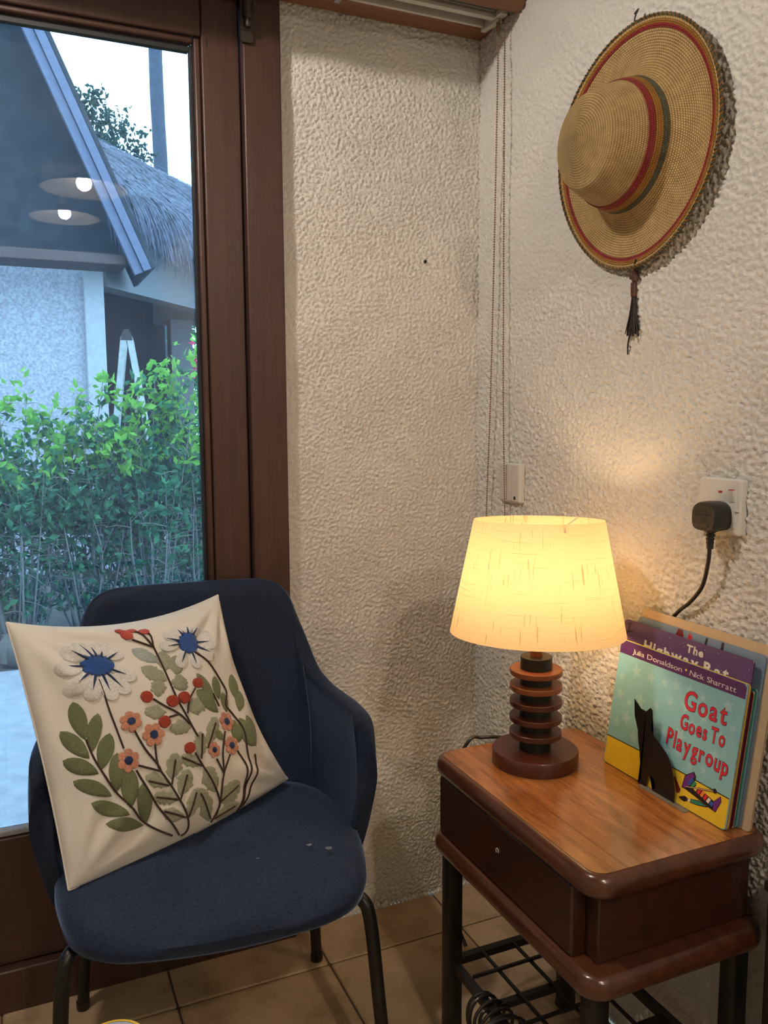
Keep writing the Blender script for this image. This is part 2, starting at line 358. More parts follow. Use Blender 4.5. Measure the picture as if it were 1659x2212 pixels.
# ------------------------------------------------------------------ glazed door
D = bpy.data.objects.new('door_1', None); COL.objects.link(D); D.location = (-1.25, .03, 0); struct(D, 'brown glazed sliding door with fly mesh')
def dpart(name, mat, b, bevel=.003, **kw): mb = MB(); mb.box(*b); return mb.build(name, MAT[mat], D, bevel=bevel, smooth=40, **kw)
dpart('door_jamb', 'door', (-.5555, -.478, -.028, .09, 0, 2.04))
dpart('door_jamb', 'door', (-2.02, -1.945, -.028, .09, 0, 2.04))
dpart('door_stile', 'door', (-.634, -.558, -.008, .05, .02, 2.02))
dpart('door_stile', 'door', (-1.943, -1.865, -.008, .05, .02, 2.02))
dpart('top_rail', 'door', (-1.866, -.6345, -.009, .049, 1.915, 2.02))
dpart('bottom_rail', 'door', (-1.866, -.6345, -.009, .049, .09, .352))
dpart('door_sill', 'door', (-2.02, -.478, -.031, .10, 0, .088))
dpart('head_jamb', 'door', (-1.944, -.556, -.02, .09, 2.021, 2.04))
for nm, b in (('glazing_bead', (-.648, -.6345, -.003, .016, .353, 1.914)), ('glazing_bead', (-1.866, -1.853, -.003, .016, .353, 1.914)), ('glazing_bead', (-1.852, -.649, -.003, .016, 1.902, 1.914))):
    dpart(nm, 'door', b, .004)
dpart('glazing_bead', 'bead_grey', (-1.852, -.649, -.003, .016, .353, .366), .003)  # weather strip, with reflected light put into its pale colour
dpart('rubber_seal', 'gasket', (-.655, -.6485, .008, .022, .366, 1.901), .001)
dpart('rubber_seal', 'gasket', (-1.852, -.656, .008, .022, 1.889, 1.901), .001)
dpart('pane', 'glass', (-1.853, -.648, .0195, .0245, .355, 1.912), 0)
mb = MB(); mb.add([(-1.853, .044, .355), (-.648, .044, .355), (-.648, .044, 1.912), (-1.853, .044, 1.912)], [(0, 1, 2, 3)])
mb.build('fly_mesh', MAT['screen'], D, smooth=0)
# slide bolt at the head of the stile
bo = MB(); bo.box(-.562, -.534, -.036, -.028, 1.93, 2.02); bolt = bo.build('slide_bolt', MAT['dark_metal'], D, bevel=.002)
bo = MB(); bo.tube([(-.549, -.044, 1.955), (-.549, -.044, 2.03)], .010, 14); bo.build('barrel', MAT['dark_metal'], bolt)
bo = MB(); bo.lathe([(0, -.012), (.005, -.012), (.007, -.006), (.005, .004), (.009, .010), (0, .012)], (-.549, -.046, 1.944), 14); bo.build('knob', MAT['dark_metal'], bolt)
bo = MB(); bo.loft([[(x, yy, zz) for x, zz in rrect(-.561, -.536, 1.908, 1.938, .006)] for yy in (-.029, -.034)]); bo.build('keep_plate', MAT['dark_metal'], bolt)
mb = MB(); mb.loft([[(-.6235+.0022*math.cos(a)*k, -.0083-.0006*kk, 1.905+.011*math.sin(a)*k) for a in np.linspace(0, 2*PI, 12, endpoint=False)] for k, kk in ((1, 0), (.8, 1))])
mb.build('knot_hole', MAT['gasket'], D, smooth=0)

# ------------------------------------------------------------------ pelmet with blind headrail
P = thing('blind_pelmet', 'brown wooden pelmet over the door with a white blind headrail', 'pelmet', (-1.0, -.1, 2.0))
mb = MB(); mb.box(-2.3, -.004, -.058, -.004, 2.011, 2.10); mb.build('back_board', MAT['pelmet'], P, bevel=.003)
mb = MB(); pr = [(-.143, 2.10), (-.143, 2.02)] + [(-.167-.026*math.sin(a)-.0, 2.028-.022*math.cos(a)) for a in np.linspace(-.9, PI/2, 8)] + [(-.193, 2.10)]
mb.loft([[(xx, a, b) for a, b in pr] for xx in (-2.3, -.004)]); mb.build('front_board', MAT['pelmet'], P, bevel=.002)
mb = MB(); mb.box(-2.3, -.004, -.193, -.004, 2.101, 2.125); mb.build('top_board', MAT['pelmet'], P, bevel=.002)
H = MB(); H.box(-2.28, -.03, -.112, -.060, 2.03, 2.06); H = H.build('headrail', MAT['shadow_gap'], P)
for y0, y1, zz in ((-.068, -.060, 2.012), (-.112, -.098, 2.012)):
    mb = MB(); mb.box(-2.28, -.030, y0, y1, zz, 2.03); mb.build('lip', MAT['alu'], H, bevel=.001)
for k in range(5):
    mb = MB(); yy = -.114-.0055*k; mb.box(-2.28, -.036, yy-.0042, yy, 2.018+.001*(k % 2), 2.05); mb.build('rib', MAT['alu_dark'], H, bevel=.0008)
mb = MB(); mb.beam((-.028, -.058, 2.008), (-.020, -.116, 2.008), .012, .008); mb.box(-.030, -.012, -.135, -.06, 2.012, 2.05); mb.build('end_bracket', MAT['alu'], P, bevel=.0015)
mb = MB(); mb.box(-.374, -.362, -.112, -.055, 2.004, 2.014); mb.build('clip', MAT['bead_grey'], P, bevel=.001)

# bead chain loop
BC = thing('bead_chain', 'thin beaded pull chain hanging in a loop in the wall corner', 'chain', (-.02, -.12, 2.0))
mb = MB(); mb.tube([(-.022, -.112, 2.012), (-.022, -.113, 1.985)], .0045, 10); mb.build('connector', MAT['bead_chain'], BC)
def bead(path, name):
    mb = MB(); P = [np.array(p) for p in path]; L = [0]
    for a, b in zip(P, P[1:]): L.append(L[-1]+np.linalg.norm(b-a))
    d = 0.
    while d < L[-1]:
        i = max(k for k in range(len(P)-1) if L[k] <= d); q = P[i]+(P[i+1]-P[i])*(d-L[i])/(L[i+1]-L[i])
        r = .0027
        mb.add([(q[0], q[1], q[2]-r), (q[0]+r, q[1], q[2]), (q[0], q[1]+r, q[2]), (q[0]-r, q[1], q[2]), (q[0], q[1]-r, q[2]), (q[0], q[1], q[2]+r)],
               [(0,2,1),(0,3,2),(0,4,3),(0,1,4),(5,1,2),(5,2,3),(5,3,4),(5,4,1)])
        d += .0052
    mb.tube(path, .0005, 5); o = mb.build(name, MAT['bead_chain'], BC); o['kind'] = 'stuff'; return o
bead(catmull([(-.022, -.114, 1.985), (-.021, -.105, 1.6), (-.020, -.092, 1.2), (-.02, -.079, .95), (-.02, -.08, .74)], 6), 'chain_strand')
bead(catmull([(-.022, -.139, 2.0), (-.021, -.142, 1.6), (-.020, -.147, 1.2), (-.02, -.158, .95), (-.02, -.155, .74)], 6), 'chain_strand')
bead(catmull([(-.02, -.08, .74), (-.02, -.095, .70), (-.02, -.118, .69), (-.02, -.142, .70), (-.02, -.155, .74)], 6), 'chain_loop')

# small wall plug hole
mb = MB(); mb.lathe([(.0, .0005), (.0018, .0005), (.0022, .0040), (.0032, .0035), (.0040, .0005)], (0, 0, 0), 14)
mb.v = [(-.14+x, -z-.0018, 1.52+y) for x, y, z in mb.v]; o = mb.build('wall_plug', MAT['gasket']); tag(o, 'tiny dark screw plug left in the stucco wall', 'wall plug')

# ------------------------------------------------------------------ switch plate and socket on the right wall
def plate(root, name, yc, zc, w=.086, t=.011, mat='white_plastic'):
    mb = MB(); mb.loft([[(-xx, yy, zz) for yy, zz in rrect(yc-w/2+i, yc+w/2-i, zc-w/2+i, zc+w/2-i, .004)] for xx, i in ((.0005, 0), (t-.002, 0), (t, .0025))])
    return mb.build(name, MAT[mat], root, smooth=35)
SP = thing('switch_plate', 'white square switch plate behind the bead chain near the corner', 'switch', (0, -.162, 1.027))
plate(SP, 'plate', -.162, 1.027)
for k, (a, b) in enumerate(((-.151, -.124), (-.171, -.153), (-.200, -.173))):
    mb = MB(); mb.box(-.0135, -.0105, a, b, .987, 1.067); mb.build('rocker', MAT['ridge_plastic'], SP, bevel=.0012)
mb = MB(); mb.lathe([(.004, .0105), (.004, .0142), (0, .0145)], (0, -.187, .995), 12, 'x'); mb.build('screw', MAT['dark_metal'], SP)
SK = thing('wall_socket', 'white switched wall socket with red neon behind the black plug', 'socket', (0, -.767, 1.0348))
plate(SK, 'plate', -.767, 1.0348, t=.013)
mb = MB(); mb.box(-.0140, -.0125, -.800, -.745, 1.003, 1.062); mb.build('insert', MAT['white_plastic'], SK, bevel=.0006)
mb = MB(); mb.box(-.0150, -.0135, -.7735, -.7665, 1.0560, 1.0588); mb.build('neon', MAT['red_plastic'], SK)
mb = MB(); mb.hexa([(-.0135, -.7985, 1.043), (-.0135, -.7895, 1.043), (-.0150, -.7895, 1.043), (-.0150, -.7985, 1.043), (-.0135, -.7985, 1.0615), (-.0135, -.7895, 1.0615), (-.0195, -.7895, 1.0612), (-.0195, -.7985, 1.0612)])
rk = mb.build('rocker', MAT['white_plastic'], SK, bevel=.0005)
mb = MB(); mb.box(-.0195, -.0140, -.7980, -.7900, 1.0612, 1.0624); mb.build('red_mark', MAT['red_plastic'], rk)
mb = MB(); mb.box(-.0150, -.0125, -.8065, -.7995, 1.0285, 1.0315); mb.build('screw_cover', MAT['white_plastic'], SK, bevel=.0004)

# plug with its flex
PG = thing('mains_plug', 'black three pin plug pushed into the white wall socket', 'plug', (-.03, -.770, 1.017))
out = catmull([(-.7700+a, 1.0175+b) for a, b in ((.0245, 0), (.022, .016), (.010, .0245), (-.010, .0245), (-.022, .016), (-.0245, 0), (-.022, -.014), (-.014, -.019), (0, -.020), (.014, -.019), (.022, -.014))], 5, True)
def shrink(k): return [(-.770+(a+.770)*k, 1.0175+(b-1.0175)*k) for a, b in out]
mb = MB(); mb.loft([[(xx, a, b) for a, b in shrink(k)] for xx, k in ((-.0142, .98), (-.030, 1.02), (-.044, 1.0), (-.0475, .95))], cap1=True)
body = mb.build('body', MAT['black_plastic'], PG, smooth=50)
mb = MB(); mb.loft([[(xx, a, b) for a, b in shrink(k)] for xx, k in ((-.0474, .94), (-.0484, .92))]); mb.build('face', MAT['plug_face'], PG, smooth=30)
mb = MB(); mb.tube([(-.0486, -.770+.011*math.cos(a), 1.0065+.0048*math.sin(a)) for a in np.linspace(.6, 2*PI-.6, 24)], .0005, 6); mb.build('moulded_oval', MAT['black_plastic'], PG)
for k, (w_, zz) in enumerate(((.006, 1.0305), (.008, 1.0285), (.010, 1.0265), (.013, 1.0240))):
    mb = MB(); mb.tube([(-.0486, -.770-w_, zz), (-.0486, -.770+w_, zz)], .00055, 6); mb.build('ridge', MAT['black_plastic'], PG)
mb = MB(); mb.tube([(-.0486, -.770+a, b) for a, b in ((-.015, 1.0225), (-.011, 1.0365), (.011, 1.0365), (.015, 1.0225), (-.015, 1.0225))], .00045, 6); mb.build('moulded_panel', MAT['black_plastic'], PG)
fx = catmull([(-.0315, -.770, .998), (-.0315, -.7695, .985), (-.0315, -.768, .972)], 3)
mb = MB()
for k in range(5):
    z0 = .998-.0058*k; mb.lathe([(0, 0), (.0075-.0006*k, 0), (.0078-.0006*k, -.0018), (.0075-.0006*k, -.0036), (.0052, -.0038), (.0052, -.0058), (0, -.0058)], (-.0315, -.770, z0), 16)
mb.box(-.038, -.025, -.778, -.762, .996, 1.002); mb.build('strain_relief', MAT['black_plastic'], PG)
mb = MB(); mb.tube(catmull([(-.0315, -.7695, .974), (-.029, -.765, .945), (-.022, -.748, .905), (-.016, -.718, .873), (-.010, -.690, .853), (-.0068, -.668, .832), (-.0065, -.64, .79), (-.0065, -.585, .70), (-.0065, -.56, .60), (-.0075, -.55, .45), (-.0075, -.545, .3)], 8), .0033, 10)
mb.build('flex', MAT['black_plastic'], PG)
# ------------------------------------------------------------------ side table
MAT['t_top'] = m_wood('table_lacquer_lit', (.19, .055, .014), (.50, .205, .058), .24, (11, 1.2, 6), 5, .8, .62)  # top: lamp light and wear both lighten this copy of the stain
MAT['t_body'] = m_wood('table_lacquer_shaded', (.026, .008, .005), (.062, .019, .011), .34, (8, 1.0, 10), 5, .35)  # body: same stain, with the shade of the sides painted in
MAT['t_edge'] = m_wood('table_lacquer_edge_shaded', (.050, .015, .008), (.125, .040, .016), .28, (8, 1.0, 8), 5, .6)  # edges: same stain, darkened in colour for the shade below the top
TB = thing('side_table', 'dark wooden side table with one drawer on black steel legs', 'table', (-.188, -.67, 0))
ZT = .568
slab(-.345, -.020, -.906, -.432, .531, ZT-.0005, .034, .014, 9).build('table_top', MAT['t_edge'], TB, smooth=60)
tp = [o for o in TB.children][-1]
bx = [-.333, -.281, -.205, -.118, -.031]
full_o = rrect(-.333, -.032, -.894, -.444, .024, 6)
def clip(poly, x0, x1):
    for sgn, lim in ((1, x0), (-1, -x1)):
        res = []
        for a, b in zip(poly, poly[1:]+poly[:1]):
            ia, ib = sgn*a[0] >= lim, sgn*b[0] >= lim
            if ia: res.append(a)
            if ia != ib:
                t = (sgn*lim-a[0])/(b[0]-a[0]); res.append((sgn*lim, a[1]+t*(b[1]-a[1])))
        poly = res
    return poly
for k in range(4):
    q = clip(full_o, bx[k]+.0003, bx[k+1]-.0003)
    mb = MB(); mb.loft([[(x, y, ZT-.004) for x, y in q], [(x, y, ZT) for x, y in q]]); o = mb.build('plank', MAT['t_top'], tp, smooth=0)
mb = MB(); mb.box(-.312, -.034, -.876, -.446, .424, .532); mb.build('body', MAT['t_body'], TB, bevel=.002)
mb = MB(); mb.loft([[(xx, y, zz) for y, zz in rrect(-.848+i, -.455-i, .424+i, .530-i, .002, 2)] for xx, i in ((-.313, 0), (-.334, 0), (-.337, .003))]); dr = mb.build('drawer', MAT['t_body'], TB, smooth=30)
mb = MB(); mb.tube([(-.338+.0, -.655+.0035*math.cos(a), .486+.004*math.sin(a)) for a in np.linspace(-1, 3.6, 10)], .0008, 6); mb.build('nail_hook', MAT['alu'], dr)
slab(-.348, -.018, -.909, -.430, .386, .4235, .036, .014, 9).build('lower_moulding', MAT['t_edge'], TB, smooth=60)
for lx in (-.317, -.059):
    for ly in (-.468, -.878):
        mb = MB(); mb.loft([[(x, y, zz) for x, y in rrect(lx-.0145, lx+.0145, ly-.0145, ly+.0145, .003, 2)] for zz in (.006, .388)])
        lg = mb.build('leg', MAT['black_steel'], TB, smooth=40)
        mb = MB(); mb.box(lx-.0155, lx+.0155, ly-.0155, ly+.0155, 0, .012); mb.build('foot_cap', MAT['black_plastic'], lg, bevel=.002)
def rail(a, b, w=.014, nm='rail'): mb = MB(); mb.beam(a, b, w, w); return mb.build(nm, MAT['black_steel'], TB, smooth=0)
ZS = .172
rail((-.303, -.468, ZS), (-.073, -.468, ZS)); rail((-.303, -.878, ZS), (-.073, -.878, ZS))
rail((-.317, -.482, ZS), (-.317, -.864, ZS)); rail((-.059, -.482, ZS), (-.059, -.864, ZS)); rail((-.310, -.600, ZS-.004), (-.066, -.600, ZS-.004), .012); rail((-.310, -.740, ZS-.004), (-.066, -.740, ZS-.004), .012)
for xx in (-.255, -.188, -.121): rail((xx, -.475, ZS+.005), (xx, -.871, ZS+.005), .005, 'shelf_wire')
for yy in (-.535, -.670, -.805): rail((-.310, yy, ZS+.010), (-.066, yy, ZS+.010), .005, 'shelf_wire')
# coil of flex lying on the wire shelf
CB = thing('cable_coil', 'loops of black cable hung over the shelf rail under the table', 'cable', (-.30, -.60, .185))
for k in range(6):   # loops hung over the front rail
    yy = -.585-.011*k; R_ = .050+.006*math.sin(k*2.1)
    mb = MB(); mb.tube([(-.318+(.020+.003*k)*math.cos(a)*(1.2+.5*math.sin(a)), yy+.012*math.sin(a*.5+k), .183-R_+R_*math.sin(a)) for a in np.linspace(0, 2*PI, 26)], .0031, 8); mb.build('loop', MAT['black_plastic'], CB)
mb = MB(); mb.tube([(-.330+.012*math.cos(a), -.612, .160+.018*math.sin(a)) for a in np.linspace(0, 2*PI, 20)], .003, 8); mb.build('tie', MAT['black_plastic'], CB)

# ------------------------------------------------------------------ table lamp
MAT['l_wood'] = m_wood('lamp_red_wood', (.060, .013, .009), (.090, .022, .013), .38, (3, 3, 3), 8, .2)
MAT['l_wood_lit'] = m_wood('lamp_wood_lit', (.16, .045, .016), (.24, .075, .026), .38, (3, 3, 3), 8, .2)  # upper rings and neck: the bulb's light painted into the wood colour
MAT['l_black'] = simple('lamp_black_wood', (.012, .010, .009), .45)
def m_shade():
    m = NT('linen_shade'); m.n.remove(m.p)
    v = m.coord('UV', (1, 1, 1))
    def slub(sx, sy, th, seed):
        mp = m.new('ShaderNodeMapping'); mp.inputs['Scale'].default_value = (sx, sy, 1); mp.inputs['Location'].default_value = (seed, seed*1.7, 0); m.link(v, mp.inputs['Vector'])
        return m.math('GREATER_THAN', m.noise(mp.outputs[0], 1, 2, .5), th)
    f = m.math('MAXIMUM', slub(5, 150, .665, 1.3), slub(240, 2.6, .665, 4.1))
    w = m.noise(m.coord('UV', (900, 300, 1)), 1, 2)
    base = m.ramp(m.math('ADD', m.math('MULTIPLY', f, -.35), w), [(.1, (.50, .31, .14)), (.55, (.86, .71, .46))])
    df = m.new('ShaderNodeBsdfDiffuse'); tl = m.new('ShaderNodeBsdfTranslucent'); m.link(base, df.inputs[0]); m.link(base, tl.inputs[0])
    mx = m.new('ShaderNodeMixShader'); mx.inputs[0].default_value = .45; m.link(df.outputs[0], mx.inputs[1]); m.link(tl.outputs[0], mx.inputs[2])
    m.link(mx.outputs[0], m.out.inputs['Surface']); return m.m
MAT['shade'] = m_shade()
def m_emit(name, col, e):
    m = NT(name); m.n.remove(m.p); em = m.new('ShaderNodeEmission'); em.inputs[0].default_value = (*col, 1); em.inputs[1].default_value = e
    m.link(em.outputs[0], m.out.inputs['Surface']); m.m.cycles.emission_sampling = 'FRONT'; return m.m
MAT['bulb_lamp'] = m_emit('lamp_bulb_glow', (1, .66, .34), LAMP_E)
MAT['bulb_pendant'] = m_emit('pendant_bulb_glow', (1, .89, .77), PENDANT_E)
MAT['bulb_far'] = m_emit('far_pendant_bulb_glow', (1, .82, .63), PENDANT_FAR_E)
LX, LY = -.197, -.549
LP = thing('table_lamp', 'lit table lamp with cream linen shade and ringed wooden stem', 'lamp', (LX, LY, ZT))
def lat(name, mat, prof, parent=LP, seg=56, **kw): mb = MB(); mb.lathe(prof, (LX, LY, 0), seg); return mb.build(name, MAT[mat], parent, **kw)
lat('base', 'l_wood', [(0, ZT), (.074, ZT), (.075, ZT+.002), (.075, ZT+.024), (.0735, ZT+.026), (0, ZT+.026)])
zr = [.622, .650, .678, .706, .733]; prev = ZT+.026
for i, zc in enumerate(zr):
    lat('spacer', 'l_black', [(0, prev), (.0275, prev), (.0275, zc-.005), (0, zc-.005)], seg=36)
    lat('ring', 'l_wood_lit' if i > 2 else 'l_wood', [(0, zc-.005), (.0445, zc-.005), (.0455, zc-.004), (.0455, zc+.004), (.0445, zc+.005), (0, zc+.005)], seg=48)
    prev = zc+.005
lat('spacer', 'l_black', [(0, prev), (.0275, prev), (.0275, .759), (.0265, .760), (0, .760)], seg=36)
lat('neck', 'l_wood_lit', [(0, .760), (.0105, .760), (.0105, .800), (0, .800)], seg=24)
lat('bulb_holder', 'white_plastic', [(0, .800), (.016, .800), (.016, .845), (.013, .855), (0, .855)], seg=24)
lat('bulb', 'bulb_lamp', [(0, .855), (.013, .857), (.016, .870), (.026, .893), (.028, .905), (.025, .920), (.015, .930), (0, .933)], seg=16)
def shade():
    zb, zt, rb, rt, n, m_ = .800, .995, .150, .111, 72, 12
    me = bpy.data.meshes.new('shade'); V = []; F = []; UV = []
    for i in range(m_+1):
        t = i/m_; r = rb+(rt-rb)*t
        for k in range(n): a = 2*PI*k/n; V.append((r*math.cos(a), r*math.sin(a), zb+(zt-zb)*t-ZT))
    for i in range(m_):
        for k in range(n):
            F.append((i*n+k, i*n+(k+1)%n, (i+1)*n+(k+1)%n, (i+1)*n+k)); UV += [(k/n, i/m_), ((k+1)/n, i/m_), ((k+1)/n, (i+1)/m_), (k/n, (i+1)/m_)]
    me.from_pydata(V, [], F); u = me.uv_layers.new(name='UVMap'); u.data.foreach_set('uv', [c for q in UV for c in q])
    me.polygons.foreach_set('use_smooth', [True]*len(F)); me.materials.append(MAT['shade'])
    o = bpy.data.objects.new('shade', me); COL.objects.link(o); o.parent = LP; return o
sh = shade()
sh.matrix_local = Matrix.Translation((0, 0, .895-ZT)) @ Matrix.Rotation(math.radians(3.2), 4, Vector((-.825, .565, 0))) @ Matrix.Translation((0, 0, -(.895-ZT)+.003))
MAT['trim'] = MAT['shade']
for z0, r0, nm in ((.8005, .1500, 'rim'), (.9945, .1112, 'rim')):
    lat(nm, 'trim', [(r0+.0012*math.cos(a), z0+.0012*math.sin(a)) for a in np.linspace(0, 2*PI, 9)], sh, 72)
for a in (0.3, 2.4, 4.5):
    mb = MB(); mb.tube([(LX+.012*math.cos(a), LY+.012*math.sin(a), .93), (LX+.060*math.cos(a), LY+.060*math.sin(a), .975), (LX+.110*math.cos(a), LY+.110*math.sin(a), .992)], .0013, 6); mb.build('spider_arm', MAT['alu'], LP)
mb = MB(); mb.tube([(LX+.02*math.cos(a), LY+.02*math.sin(a), .86+.07*min(1, k/6)) for k, a in enumerate(np.linspace(0, 2*PI, 20))], .001, 5); mb.build('harp', MAT['alu'], LP)
mb = MB(); mb.tube(catmull([(LX-.02, LY+.070, ZT+.008), (-.200, -.455, ZT+.010), (-.235, -.432, ZT+.008), (-.262, -.428, ZT+.004), (-.30, -.424, .50), (-.305, -.420, .40), (-.306, -.43, .28), (-.30, -.49, .21)], 7), .0032, 9); mb.build('cord', MAT['black_plastic'], LP)

# ------------------------------------------------------------------ text
def glyphs(s, size, off=0.0, res=3):
    cu = bpy.data.curves.new('txt', 'FONT'); cu.body = s; cu.size = size; cu.offset = off; cu.resolution_u = res; cu.fill_mode = 'FRONT'
    o = bpy.data.objects.new('txt', cu); COL.objects.link(o)
    dg = bpy.context.evaluated_depsgraph_get(); me = bpy.data.meshes.new_from_object(o.evaluated_get(dg))
    V = [tuple(v.co) for v in me.vertices]; F = [tuple(p.vertices) for p in me.polygons]
    bpy.data.objects.remove(o); bpy.data.curves.remove(cu); bpy.data.meshes.remove(me)
    return V, F
def hand_text(s, x0, y0, width, size, bold, jit=0., extra=0., seed=1, gap=.06, slope=0.):
    rng = random.Random(seed); items = []; x = 0
    for ch in s:
        if ch == ' ': x += size*.28; continue
        V, F = glyphs(ch, size, bold); V2, _ = glyphs(ch, size, bold+extra) if extra else (V, F)
        F2 = _ if extra else F
        mn = min(v[0] for v in V); mxx = max(v[0] for v in V)
        items.append((x-mn, V2, F2, rng.uniform(-jit, jit), rng.uniform(-jit, jit))); x += mxx-mn+size*gap
    k = width/max(x-size*gap, 1e-6); mb = MB()
    for dx, V, F, a, b in items:
        mx = sum(v[0] for v in V)/len(V); my = size*.35; ca, sa = math.cos(a), math.sin(a); out_ = []
        for vx, vy, _z in V:
            rx, ry = mx+(vx-mx)*ca-(vy-my)*sa, my+(vx-mx)*sa+(vy-my)*ca
            X = x0+(rx+dx)*k; out_.append((X, y0+ry+b*size*.35+slope*(X-x0)))
        mb.add([(p[0], 0, p[1]) for p in out_], F)
    return mb
tx_ = hand_text('FUSED', 0, 0, .019, .0046, 0., 0.)
tx_.v = [(-.0487, -.7605-X_, 1.0145+Z_) for X_, _y, Z_ in tx_.v]; tx_.build('moulded_lettering', MAT['black_plastic'], PG, smooth=0)
def lift(mb, y): mb.v = [(a, y, c) for a, b, c in mb.v]; return mb
def flat(col, nm, rough=.35): return simple(nm, col, rough, amt=.04, scale=60)

# ------------------------------------------------------------------ picture books leaning on the wall
PR = {k: flat(c, 'print_'+k) for k, c in dict(sky=(.27, .57, .66), star=(.38, .64, .70), yellow=(.86, .62, .045), purple=(.095, .028, .13), red=(.70, .035, .06),
     navy=(.03, .02, .06), white=(.85, .82, .76), black=(.015, .012, .012), blue=(.03, .12, .48), green=(.03, .28, .12), orange=(.85, .25, .05), violet=(.17, .03, .26), wood=(.75, .55, .32), teal=(.03, .27, .20), dots=(.80, .62, .06), maroon=(.20, .02, .03)).items()}
PR['night'] = flat((.115, .060, .19), 'print_night'); PR['snow'] = flat((.23, .34, .47), 'print_snow'); PR['cream'] = flat((.66, .50, .32), 'print_cream'); PR['twig'] = flat((.04, .025, .05), 'print_twig')
MAT['page'] = simple('page_edges', (.60, .52, .40), .7, scale=200, amt=.3, stretch=(.1, 30, .1)); MAT['card'] = simple('grey_board', (.36, .33, .28), .7, scale=80, amt=.25)
LEAN = math.radians(-8.6)
def book(label, y_left, x_front, w, h, t, cov, group='picture books leaning on the wall', lean=LEAN, pages='page', back=None):
    b = thing('picture_book', label, 'book', (x_front, y_left, ZT+t*math.sin(-lean)+.0002), (lean, 0, -PI/2), group)
    hard = .0008
    mb = MB(); mb.loft([[(x, yy, z) for x, z in rrect(0, w, 0, h, .006, 4)] for yy in (0, hard)]); mb.build('front_cover', PR[cov], b, local=True, smooth=30)
    mb = MB(); mb.loft([[(x, yy, z) for x, z in rrect(0, w, 0, h, .006, 4)] for yy in (t-hard, t)]); mb.build('back_cover', PR[back or cov], b, local=True, smooth=30)
    mb = MB(); mb.box(.0002, w-.002, hard, t-hard, .0012, h-.0012); mb.build('pages', MAT[pages], b, local=True, smooth=0)
    return b
def pr(b, name, mat, poly, y=-.0003):
    mb = MB(); mb.add([(x, y, z) for x, z in poly], [tuple(range(len(poly)))]); return mb.build(name, PR[mat], b, local=True, smooth=0)
def stars(b, name, mat, spots, y, clipf=None):
    mb = MB()
    for sx, sz_, r, a in spots:
        n = len(mb.v); pts = [(sx, y, sz_)]
        for k in range(10): rr = r if k % 2 == 0 else r*.42; q = a+PI/2+PI*k/5; pts.append((sx+rr*math.cos(q), y, sz_+rr*math.sin(q)))
        mb.add(pts, [(0, 1+k, 1+(k+1) % 10) for k in range(10)])
    return mb.build(name, PR[mat], b, local=True, smooth=0)
BW, BH = .277, .2195
def c(s, t): return (s*BW, t*BH)
B1 = book('picture book with pale blue starry cover and red hand lettered title', -.598, -.0860, BW, BH, .0065, 'sky', back='yellow', pages='card')
pr(B1, 'ground_print', 'yellow', [c(.004, .02), c(.025, .002), c(.975, .002), c(.996, .02), c(.996, .215), c(.582, .226), c(.004, .214)])
pr(B1, 'ground_line', 'black', [c(.004, .214), c(.582, .226), c(.996, .215), c(.996, .222), c(.582, .233), c(.004, .221)], -.0004)
rg = random.Random(5); sp = []
while len(sp) < 34:
    q = (rg.uniform(.05, .95)*BW, rg.uniform(.28, .84)*BH)
    if all((q[0]-a)**2+(q[1]-b_)**2 > .026**2 for a, b_, _r, _a in sp): sp.append((q[0], q[1], rg.choice((.009, .012, .014)), rg.uniform(-.4, .4)))
stars(B1, 'star_print', 'star', sp, -.0002)
pr(B1, 'banner', 'purple', [c(.003, .893), c(.997, .898), c(.997, .978), c(.975, .998), c(.025, .998), c(.003, .978)])
lift(hand_text('Julia Donaldson', c(.118, 0)[0], c(0, .918)[1], .418*BW, .0122, 0., .05, seed=3), -.0005).build('author_lettering', PR['white'], B1, local=True, smooth=0)
lift(hand_text('Nick Sharratt', c(.597, 0)[0], c(0, .918)[1], .335*BW, .0122, 0., .05, seed=4), -.0005).build('author_lettering', PR['white'], B1, local=True, smooth=0)
pr(B1, 'dot', 'dots', [c(.566+.008*math.cos(a), .945+.010*math.sin(a)) for a in np.linspace(0, 2*PI, 12, endpoint=False)], -.0005)
for s, x0, y0, wd, sz_, sl, sd in (('Goat', .590, .672, .310, .043, .012, 1), ('Goes', .584, .523, .200, .034, .0, 2), ('To', .812, .527, .098, .034, .0, 5), ('Playgroup', .500, .372, .460, .038, -.030, 8)):
    for ext, mm, yy, nm in ((.0007, 'navy', -.0004, 'title_outline'), (0, 'red', -.0006, 'title_lettering')):
        lift(hand_text(s, x0*BW, y0*BH, wd*BW, sz_, .0005, .07, ext, sd, .13, sl), yy).build(nm, PR[mm], B1, local=True, smooth=0)
# toy xylophone, beater, brush and crayon printed low on the cover
X = [('black', [(.664, .128), (.676, .222), (.737, .277), (.755, .25), (.752, .20), (.90, .152), (.940, .208), (.950, .172), (.922, .085), (.899, .088), (.70, .128)], -.0005),
     ('violet', [(.668, .134), (.680, .216), (.735, .270), (.744, .242), (.714, .158), (.690, .134)], -.0006), ('violet', [(.902, .092), (.900, .145), (.937, .202), (.946, .172), (.920, .092)], -.0006)]
for nm, po, yy in X: pr(B1, 'xylophone_print', nm, [c(*q) for q in po], yy)
for k, cc in enumerate(('blue', 'green', 'yellow', 'red', 'orange', 'red', 'white', 'blue')):
    x0, y0 = .702+.0245*k, .176-.0085*k; h2 = .052-.003*k
    pr(B1, 'xylophone_bar', cc, [c(x0, y0), c(x0+.018, y0-.008), c(x0+.044-.002*k, y0-.008+h2), c(x0+.026-.002*k, y0+h2)], -.0007-.00002*k)
